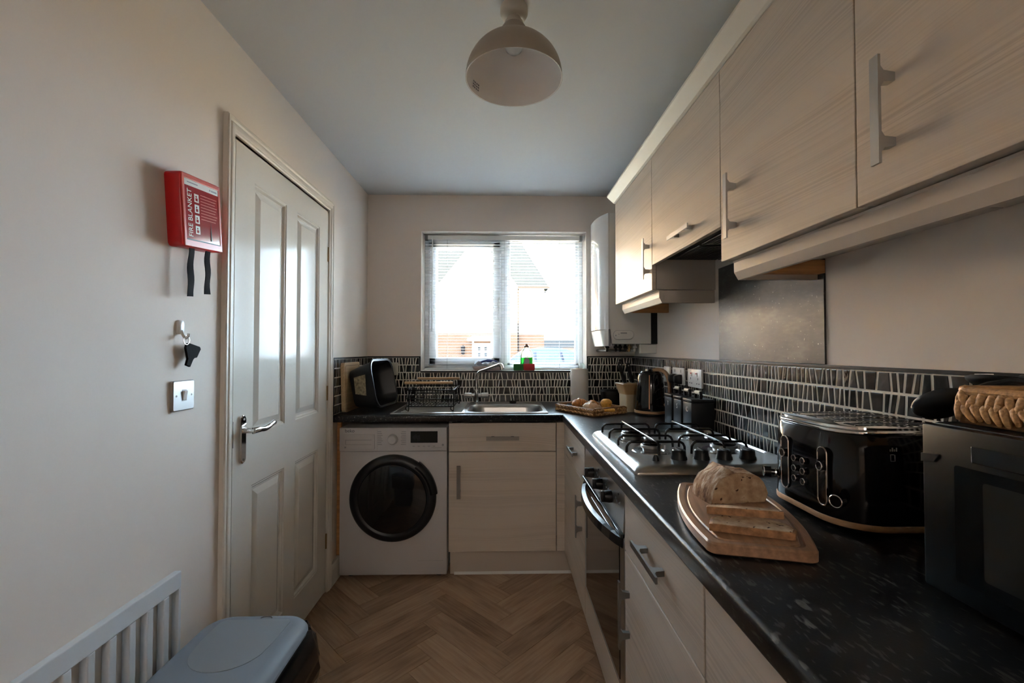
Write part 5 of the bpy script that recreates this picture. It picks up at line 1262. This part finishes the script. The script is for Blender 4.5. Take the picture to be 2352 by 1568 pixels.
for y in (.994, .877):
    zc, hz = ZW+.102, .058; pts = rrect(y-.0125, y+.0125, zc-hz, zc+hz, .0124, 8); f = lambda z: tx0+.0008+max(0, (z-(ZW+.03))/.09*.0017)
    bm = B(); loft(bm, [[(tx0-.0012, p, q) for p, q in pts], [(tx0+.004, p, q) for p, q in pts]]); lw = obj('lever_window', bm, 'black_glass', tbod)
    bm = B(); tube(bm, [(tx0-.0008, p, q) for p, q in pts], .0016, 6, True); obj('chrome_surround', bm, 'chrome', lw, smooth=True)
    bm = B(); lathe(bm, [(.0085, tx0-.001), (.0085, tx0-.006), (.0075, tx0-.008), (0, tx0-.008)], (0, y, zc+.020), 'X', 20); lv = obj('lever', bm, 'black_gloss', lw, smooth=40)
    bm = B(); tube(bm, [(tx0-.0075, y+.0085*math.cos(R(d)), zc+.020+.0085*math.sin(R(d))) for d in range(0, 360, 18)], .0013, 6, True); obj('lever_ring', bm, 'chrome', lv, smooth=True)
for y in (.960, .932):
    for z in (ZW+.118, ZW+.096, ZW+.074):
        bm = B(); lathe(bm, [(.0062, tx0+.003), (.0062, tx0-.0035), (.0054, tx0-.0045), (0, tx0-.0045)], (0, y, z), 'X', 16); bt_ = obj('button', bm, 'black_gloss', tbod, smooth=40)
        bm = B(); tube(bm, [(tx0-.0034, y+.0064*math.cos(R(d)), z+.0064*math.sin(R(d))) for d in range(0, 360, 24)], .0011, 6, True); obj('button_ring', bm, 'chrome', bt_, smooth=True)
for (x, y, dx, dy) in ((.652, 1.036, -.92, .38), (.662, .842, -.92, -.38)):
    d = Vector((dx, dy, 0)).normalized(); p = Vector((x, y, ZW+.066))
    bm = B(); cyl(bm, p-d*.004, p+d*.012, .0065, n=14); cyl(bm, p+d*.012, p+d*.027, .0125, .0118, n=20); dl = obj('dial', bm, 'black_gloss', tbod, smooth=40)
    u, w = frame_for(d); bm = B(); tube(bm, [p+d*.0265+(u*math.cos(R(q))+w*math.sin(R(q)))*.0115 for q in range(0, 360, 18)], .0013, 6, True); cyl(bm, p+d*.001, p+d*.004, .009, n=14); obj('dial_ring', bm, 'chrome', dl, smooth=True)
bm = B(); tube(bm, [(.738, .8162, ZW+.158), (.732, .8162, ZW+.158), (.732, .8162, ZW+.146), (.740, .8162, ZW+.146), (.740, .8162, ZW+.158)], .0009, 5); 
for k in range(4): box(bm, .731+.004*k, .733+.004*k, .8160, .8168, ZW+.164, ZW+.168+.003*(k % 2))
obj('maker_mark', bm, 'lightgrey_mark', tbod)

# ================================================================== MICROWAVE, BASKET, UTENSILS
mw = thing('microwave', 'black microwave at the near right end of the worktop', 'microwave', (.77, .40, ZW))
my0, my1, mz0, mz1 = .16, .640, ZW+.012, ZW+.250; mx = .620
for x, y in ((.66, .22), (.66, .58), (.87, .22), (.87, .58)):
    bm = B(); cyl(bm, (x, y, ZW), (x, y, mz0+.002), .015, n=12); obj('foot', bm, 'black_matt', mw)
bm = B(); box(bm, mx+.018, .900, my0, my1, mz0, mz1, .005); obj('microwave_body', bm, 'mw', mw, smooth=30)
bm = B(); box(bm, mx, mx+.0178, .24, my1-.001, mz0+.002, mz1-.002, .004); md = obj('microwave_door', bm, 'mw', mw, smooth=30)
bm = B(); box(bm, mx, mx+.0178, my0+.001, .2385, mz0+.002, mz1-.002, .004); obj('keypad', bm, 'mw', mw, smooth=30)
bm = B(); loft(bm, [[(mx-.0006, y, z) for y, z in rrect(.275, .592, mz0+.030, mz1-.052, .004, 3)], [(mx+.002, y, z) for y, z in rrect(.275, .592, mz0+.030, mz1-.052, .004, 3)]]); obj('door_window', bm, 'mw_win', md)
bm = B(); loft(bm, [[(mx-.0011, y, z) for y, z in rrect(.290, .556, mz0+.046, mz1-.066, .004, 3)], [(mx-.0004, y, z) for y, z in rrect(.290, .556, mz0+.046, mz1-.066, .004, 3)]]); obj('mesh_screen', bm, 'screen', md)
bm = B(); box(bm, mx-.0010, mx+.002, .28, .570, mz1-.044, mz1-.022, .0012); obj('grip_recess', bm, 'black_gloss', md)
bm = B(); prism(bm, [(.6392, mz1-.046), (.612, mz1-.043), (.620, mz1-.054), (.6392, mz1-.058)], 'X', mx-.0012, mx+.002); obj('corner_latch', bm, 'slate', md)
# basket of braided fibre
bk = thing('braided_basket', 'low basket of braided tan fibre standing on the microwave', 'basket', (.77, .52, mz1))
kx0, kx1, ky0, ky1, kz = .655, .868, .300, .628, mz1+.0005
bm = B()
box(bm, kx0+.006, kx1-.006, ky0+.006, ky1-.006, kz, kz+.006, .002)
for q in ((kx0+.005, kx0+.014, ky0+.004, ky1-.004), (kx1-.014, kx1-.005, ky0+.004, ky1-.004), (kx0+.004, kx1-.004, ky0+.005, ky0+.014), (kx0+.004, kx1-.004, ky1-.014, ky1-.005)): box(bm, *q, kz, kz+.044, .003)
obj('basket_core', bm, 'wicker_dk', bk)
sb_ = bmesh.new(); ellipsoid(sb_, (0, 0, 0), 0.0050, .0062, .0150, None, 8, 6, lambda c: c*(1+.10*math.sin(5*c.z))); sm = bpy.data.meshes.new('strand'); sb_.to_mesh(sm); sb_.free(); sm.materials.append(M['wicker'])
for p in sm.polygons: p.use_smooth = True
rnd = random.Random(3)
def strand(x, y, z, face, lean, s):
    o = bpy.data.objects.new('strand', sm); link(o, bk); o.location = Vector((x, y, z))-bk.location
    o.rotation_euler = (R(lean), 0, R(90) if face == 'y' else 0); o.scale = (1, s, s*rnd.uniform(.92, 1.08))
nb = int((ky1-ky0)/.0118)
for face, x in (('x', kx0+.004), ):
    for i in range(nb):
        y = ky0+.008+i*.0118
        strand(x, y, kz+.0345+rnd.uniform(-.003, .002), 'x', rnd.choice((22, 34, -8))+rnd.uniform(-9, 9), 1.0); strand(x-.0015, y+.005, kz+.0175+rnd.uniform(-.001, .002), 'x', -rnd.choice((20, 34, -10))+rnd.uniform(-9, 9), .95); strand(x-.0005, y+.003, kz+.024+rnd.uniform(-.003, .003), 'x', rnd.choice((-1, 1))*rnd.uniform(10, 30), .8)
nb2 = int((kx1-kx0)/.0118)
for yy in (ky1-.004, ky0+.004):
    for i in range(nb2):
        x = kx0+.010+i*.0118; strand(x, yy, kz+.0355, 'y', 24+rnd.uniform(-6, 6), 1.0); strand(x, yy, kz+.0175, 'y', -26+rnd.uniform(-6, 6), .95)
for i in range(nb):
    y = ky0+.008+i*.0118; strand(kx1-.004, y, kz+.0355, 'x', 24, 1.0)
bm = B(); tube(bm, [(x, y, kz+.0475+.0012*math.sin(i*2.1)) for i, (x, y) in enumerate(rrect(kx0+.006, kx1-.006, ky0+.006, ky1-.006, .012, 8))], .0062, 8, True); obj('rim_braid', bm, 'wicker', bk, smooth=True)
def utensil(name, label, cat, head_c, tilt, holes, end, over, size=(.034, .052)):
    t = thing(name, label, cat, head_c)
    hc = Vector(head_c); e = Vector(end); ov_ = Vector(over); d = (ov_-hc).normalized(); up = Vector((0, 0, 1)); w = up.cross(d).normalized(); u2 = d.cross(w)
    M3 = Matrix((d, w, u2)).transposed() @ Matrix.Rotation(R(tilt), 3, 'X')
    bm = B(); tt = bmesh.new(); bmesh.ops.create_uvsphere(tt, u_segments=28, v_segments=14, radius=1)
    for v in tt.verts:
        c = v.co.copy(); zz = c.z
        if zz > 0: zz = -.35+zz*.0+.75*(c.x*c.x+c.y*c.y)*.5 if False else zz*.12-.0
        c = Vector((c.x*size[1], c.y*size[0], zz*.016)); v.co = hc+M3 @ c
    merge(bm, tt); hd2 = obj('head', bm, 'slate', t, smooth=60)
    bm = B(); p0 = hc+M3 @ Vector((size[1]*.9, 0, .001)); tube(bm, smooth_path([p0-d*.01, ov_-d*.012, ov_+(e-ov_)*.15, e], 4), [.007]*4+[.0050]*6+[.006]*3, 8); obj('stem', bm, 'slate', t, smooth=True)
    if holes:
        bm = B()
        for k in range(-2, 3):
            for s in (0,): tube(bm, [hc+M3 @ Vector((-.018, k*.0105, .0022)), hc+M3 @ Vector((.014-.003*abs(k), k*.0105, .0022))], .0023, 6)
        obj('slots', bm, 'print_white', hd2)
    return t
utensil('serving_spoon', 'charcoal serving spoon resting on the microwave behind the basket', 'utensil', (.705, .692, mz1+.020), -50, False, (.765, .45, mz1+.034), (.742, .624, mz1+.0625), size=(.027, .040))
utensil('slotted_spoon', 'black slotted spoon lying across the far rim of the basket', 'utensil', (.800, .690, mz1+.058), -14, True, (.825, .42, mz1+.030), (.80, .624, mz1+.0615), size=(.033, .045))

# ================================================================== LEFT WALL THINGS
# fire blanket box
fb = thing('fire_blanket', 'red fire blanket case hanging crooked on the left wall', 'fire blanket', (XL, 1.306, 1.664), (R(5.5), 0, 0), own=True)
D = .045; hw, hh = .084, .103
bm = B(); loft(bm, [[(x, y, z) for y, z in rrect(-hw+k, hw-k, -hh+k, hh-k, r, 4)] for x, k, r in ((.0005, .001, .012), (.006, 0, .013), (D-.006, 0, .013), (D-.002, .0015, .012), (D, .004, .010))]); case = obj('case', bm, 'red', fb, smooth=35)
bm = B(); rect = lambda y0, y1, z0, z1, x0, x1, b=.0008: box(bm, x0, x1, y0, y1, z0, z1, b)
rect(-hw+.003, hw-.003, hh-.016, hh-.004, D-.0005, D+.0022); rect(-hw+.003, hw-.003, -hh+.003, -hh+.022, D-.0005, D+.0022); rect(-hw+.003, -hw+.011, -hh+.021, hh-.015, D-.0005, D+.0022); rect(hw-.011, hw-.003, -hh+.021, hh-.015, D-.0005, D+.0022); obj('front_rim', bm, 'red_rim', fb)
bm = B(); rect(-hw+.011, hw-.011, -hh+.022, hh-.016, D-.0003, D+.0008, 0); card = obj('printed_card', bm, 'red_card', fb)
bm = B(); rect(-hw+.012, hw-.012, hh-.034, hh-.017, D+.0007, D+.0011, 0); obj('white_header', bm, 'print_white', card)
bm = B(); rect(-hw+.022, -hw+.066, hh-.0265, hh-.0235, D+.001, D+.0014, 0); rect(hw-.044, hw-.018, hh-.029, hh-.024, D+.001, D+.0014, 0); cyl(bm, (D+.001, hw-.049, hh-.026), (D+.0014, hw-.049, hh-.026), .003, n=8); obj('header_print', bm, 'salmon', card)
text('title', 'FIRE BLANKET', .0245, 'print_white', card, basis((D+.0009, -hw+.031, -.006), (0, 0, 1), (0, -1, 0)), 'CENTER', .0002, .86)
bm = B()
for k in range(4): zc = .040-.030*k; rect(-hw+.050, -hw+.068, zc-.0115, zc+.0115, D+.0007, D+.0011, 0)
pic = obj('pictograms', bm, 'print_white', card)
bm = B()
for k in range(4): zc = .040-.030*k; cyl(bm, (D+.001, -hw+.0575, zc+.004), (D+.0014, -hw+.0575, zc+.004), .0028, n=8); rect(-hw+.054, -hw+.063, zc-.008, zc, D+.001, D+.0014, 0)
obj('pictogram_marks', bm, 'red_card', pic)
bm = B()
for k in range(9): rect(-hw+.076, hw-.020-.004*(k % 3), .052-.0085*k, .0535-.0085*k, D+.0007, D+.0011, 0)
obj('small_print', bm, 'red_rim', card)
bm = B(); rect(-hw+.0115, hw-.0115, -hh+.020, -hh+.0235, D+.0008, D+.0026, .0005); obj('card_slot', bm, 'black', fb)
bm = B(); loft(bm, [[(D+.0012, .030, -.074), (D+.0012, .034, -.074), (D+.0016, .032, -.02)], [(D+.0026, .030, -.074), (D+.0026, .034, -.074), (D+.0020, .032, -.02)]]); obj('card_tear', bm, 'black', card)
for y, ln, ph in ((-.036, .150, 0.4), (.036, .142, 2.1)):
    bm = B(); rg = []
    for i in range(14):
        t_ = i/13; z = -hh+.012-ln*t_; yy = y+(z+hh)*math.tan(R(5.5))*1.0+.0012*math.sin(t_*8+ph)
        xx = D-.014+.0015*math.sin(t_*11+ph); w = .0105+.002*t_+.0010*math.sin(t_*10+ph); tw = .0012*math.sin(t_*9+ph)
        rg.append([(xx-.001+tw, yy-w, z), (xx+.001+tw, yy-w, z), (xx+.0018, yy, z), (xx+.001-tw, yy+w, z), (xx-.001-tw, yy+w, z), (xx-.0004, yy, z)])
    loft(bm, rg); obj('pull_strap', bm, 'strap', fb, smooth=50)
# key on a hook
hk = thing('wall_hook', 'small white adhesive hook on the wall below the fire blanket', 'hook', (XL, 1.29, 1.33))
bm = B(); loft(bm, [[(XL+x, y, z) for y, z in rrect(1.281-w, 1.281+w, 1.331-h_, 1.331+h_, .008, 5)] for x, w, h_ in ((.0004, .012, .020), (.005, .012, .020), (.008, .009, .016))]); bs_ = obj('hook_plate', bm, 'white', hk, smooth=40)
bm = B(); tube(bm, smooth_path([(XL+.006, 1.281, 1.322), (XL+.011, 1.281, 1.308), (XL+.018, 1.281, 1.300), (XL+.025, 1.281, 1.304), (XL+.027, 1.281, 1.313)], 5), .0038, 8); obj('hook_arm', bm, 'white', bs_, smooth=True)
ky = thing('key', 'black plastic-headed key hanging by its ring from the white hook', 'key', (XL+.02, 1.30, 1.27))
bm = B(); tube(bm, [(XL+.019, 1.284+.012*math.cos(R(d)), 1.294+.013*math.sin(R(d))) for d in range(0, 360, 20)], .0011, 6, True); obj('key_ring', bm, 'steel_dark', ky, smooth=True)
bm = B(); P_ = [(1.287, 1.284), (1.296, 1.286), (1.342, 1.275), (1.346, 1.268), (1.330, 1.243), (1.318, 1.243), (1.312, 1.238), (1.302, 1.216), (1.285, 1.222), (1.294, 1.240), (1.289, 1.250), (1.283, 1.272)]
loft(bm, [[(XL+x, y, z) for y, z in P_] for x in (.012, .019)]); bmesh.ops.bevel(bm, geom=bm.edges[:], offset=.0012, segments=1, affect='EDGES'); obj('key_head', bm, 'strap', ky)
# light switch
sw = thing('light_switch', 'satin metal light switch with white rocker left of the door', 'light switch', (XL, 1.292, 1.135))
bm = B(); loft(bm, [[(XL+x, y, z) for y, z in rrect(1.292-k, 1.292+k, 1.135-k, 1.135+k, .004, 3)] for x, k in ((.0004, .043), (.006, .043), (.0085, .0405))]); spl = obj('switch_plate', bm, 'alu', sw, smooth=30)
bm = B(); prism(bm, [(XL+.008, 1.122), (XL+.0105, 1.122), (XL+.0145, 1.148), (XL+.008, 1.148)], 'Y', 1.287, 1.300); obj('rocker', bm, 'white', spl)
bm = B(); box(bm, XL+.0084, XL+.0089, 1.284, 1.303, 1.119, 1.151); obj('rocker_surround', bm, 'lightgrey_mark', spl)
bm = B()
for y in (1.262, 1.322): cyl(bm, (XL+.0083, y, 1.135), (XL+.0092, y, 1.135), .003, n=10)
obj('screw', bm, 'steel_dark', spl)
# slatted white radiator cover
rc = thing('slatted_panel', 'white slatted panel standing against the left wall behind the bin', 'panel', (XL, .5, 0))
qx0, qx1 = XL+.0006, XL+.0200; ry1_ = 1.277; rt = .643; ry0_ = -.35
bm = B(); box(bm, qx0, qx1, ry0_, ry1_, rt-.047, rt, .0025); tr_ = obj('top_rail', bm, 'rad', rc)
bm = B(); box(bm, qx0, qx1, ry0_, ry1_, .0, .07, .0025); obj('bottom_rail', bm, 'rad', rc)
bm = B(); box(bm, qx0, qx1, ry1_-.010, ry1_-.0002, .0702, rt-.0472, .0015); obj('end_stile', bm, 'rad', rc)
y = ry1_-.010-.034
while y-.0185 > ry0_:
    bm = B(); box(bm, qx0, qx1, y-.0200, y, .0702, rt-.0472, .0025); obj('slat', bm, 'rad', rc); y -= .0545
bn = thing('kitchen_bin', 'grey plastic bin with rounded lid and black bag, bottom left', 'bin', (-.72, 1.17, 0))
zl = .47; q0, q1, s0, s1 = -.872, -.566, .955, 1.372
def bring(k, z, dx=0): return [(x, y, z) for x, y in rrect(q0+k, q1-k, s0+k, s1-k, [max(.075-k, .01)]*4, 8)]
bm = B(); loft(bm, [bring(.045, 0.0), bring(.040, .01), bring(.015, .41), bring(.006, .425)]); obj('bin_body', bm, 'bin', bn, smooth=40)
bm = B(); loft(bm, [bring(.002, zl-.042), bring(-.001, zl-.040), bring(-.001, zl-.022), bring(.002, zl-.019), bring(.003, zl-.016), bring(.012, zl-.007), bring(.026, zl-.0015), bring(.040, zl)]); lid = obj('bin_lid', bm, 'bin', bn, smooth=35)
# flap: straight at the back, curved in front
cx, n = (q0+q1)/2, 28; fl = []
for i in range(n+1):
    t_ = -1+2*i/n; fl.append((cx-.003+t_*.100, 1.236-.120*math.sqrt(max(0, 1-t_*t_))**.8+.015*(1+t_)*0))
fl += [(cx+.100, 1.318), (cx+.09, 1.330), (cx-.09, 1.330), (cx-.103, 1.318)]
bm = B(); loft(bm, [[(x, y, z) for x, y in fl] for z in (zl-.002, zl+.0012)]+[[(cx+(x-cx)*.985, 1.24+(y-1.24)*.985, zl+.0018) for x, y in fl]]); obj('lid_flap', bm, 'bin_flap', lid, smooth=30)
bm = B(); tube(bm, [(cx+.02+.016*math.cos(R(d))*1.0, 1.338+.007*math.sin(R(d)), zl+.0006) for d in range(0, 181, 20)], .0014, 6); obj('finger_notch', bm, 'grey_mark', lid)
# bag: crumpled film collar showing under the lid
bm = B(); rnd = random.Random(14); rg = []; n = 72; base_ = rrect(q0, q1, s0, s1, [.075]*4, 17); n = len(base_)
for lv, (z, k) in enumerate(((.447, .008), (.436, -.002), (.418, -.014), (.395, -.024), (.368, -.031), (.338, -.034), (.305, -.030), (.27, -.020), (.235, .002))):
    ring = []
    for i, (x, y) in enumerate(base_):
        a = 2*math.pi*i/n; nx, ny = x-cx, y-(s0+s1)/2; l_ = math.hypot(nx, ny); nx, ny = nx/l_, ny/l_
        w = .0 if lv == 0 else .007*math.sin(a*8+lv*.35)+.0045*math.sin(a*15-lv*.6)+.003*math.sin(a*5+lv*1.7)
        out_ = -k+w
        if nx < -.3: out_ = min(out_, -.001)
        ring.append((x+nx*out_, y+ny*out_, z+.006*math.sin(a*7+lv)))
    rg.append(ring)
loft(bm, rg, (False, False)); bag = obj('bin_bag', bm, 'bag', bn, smooth=70)
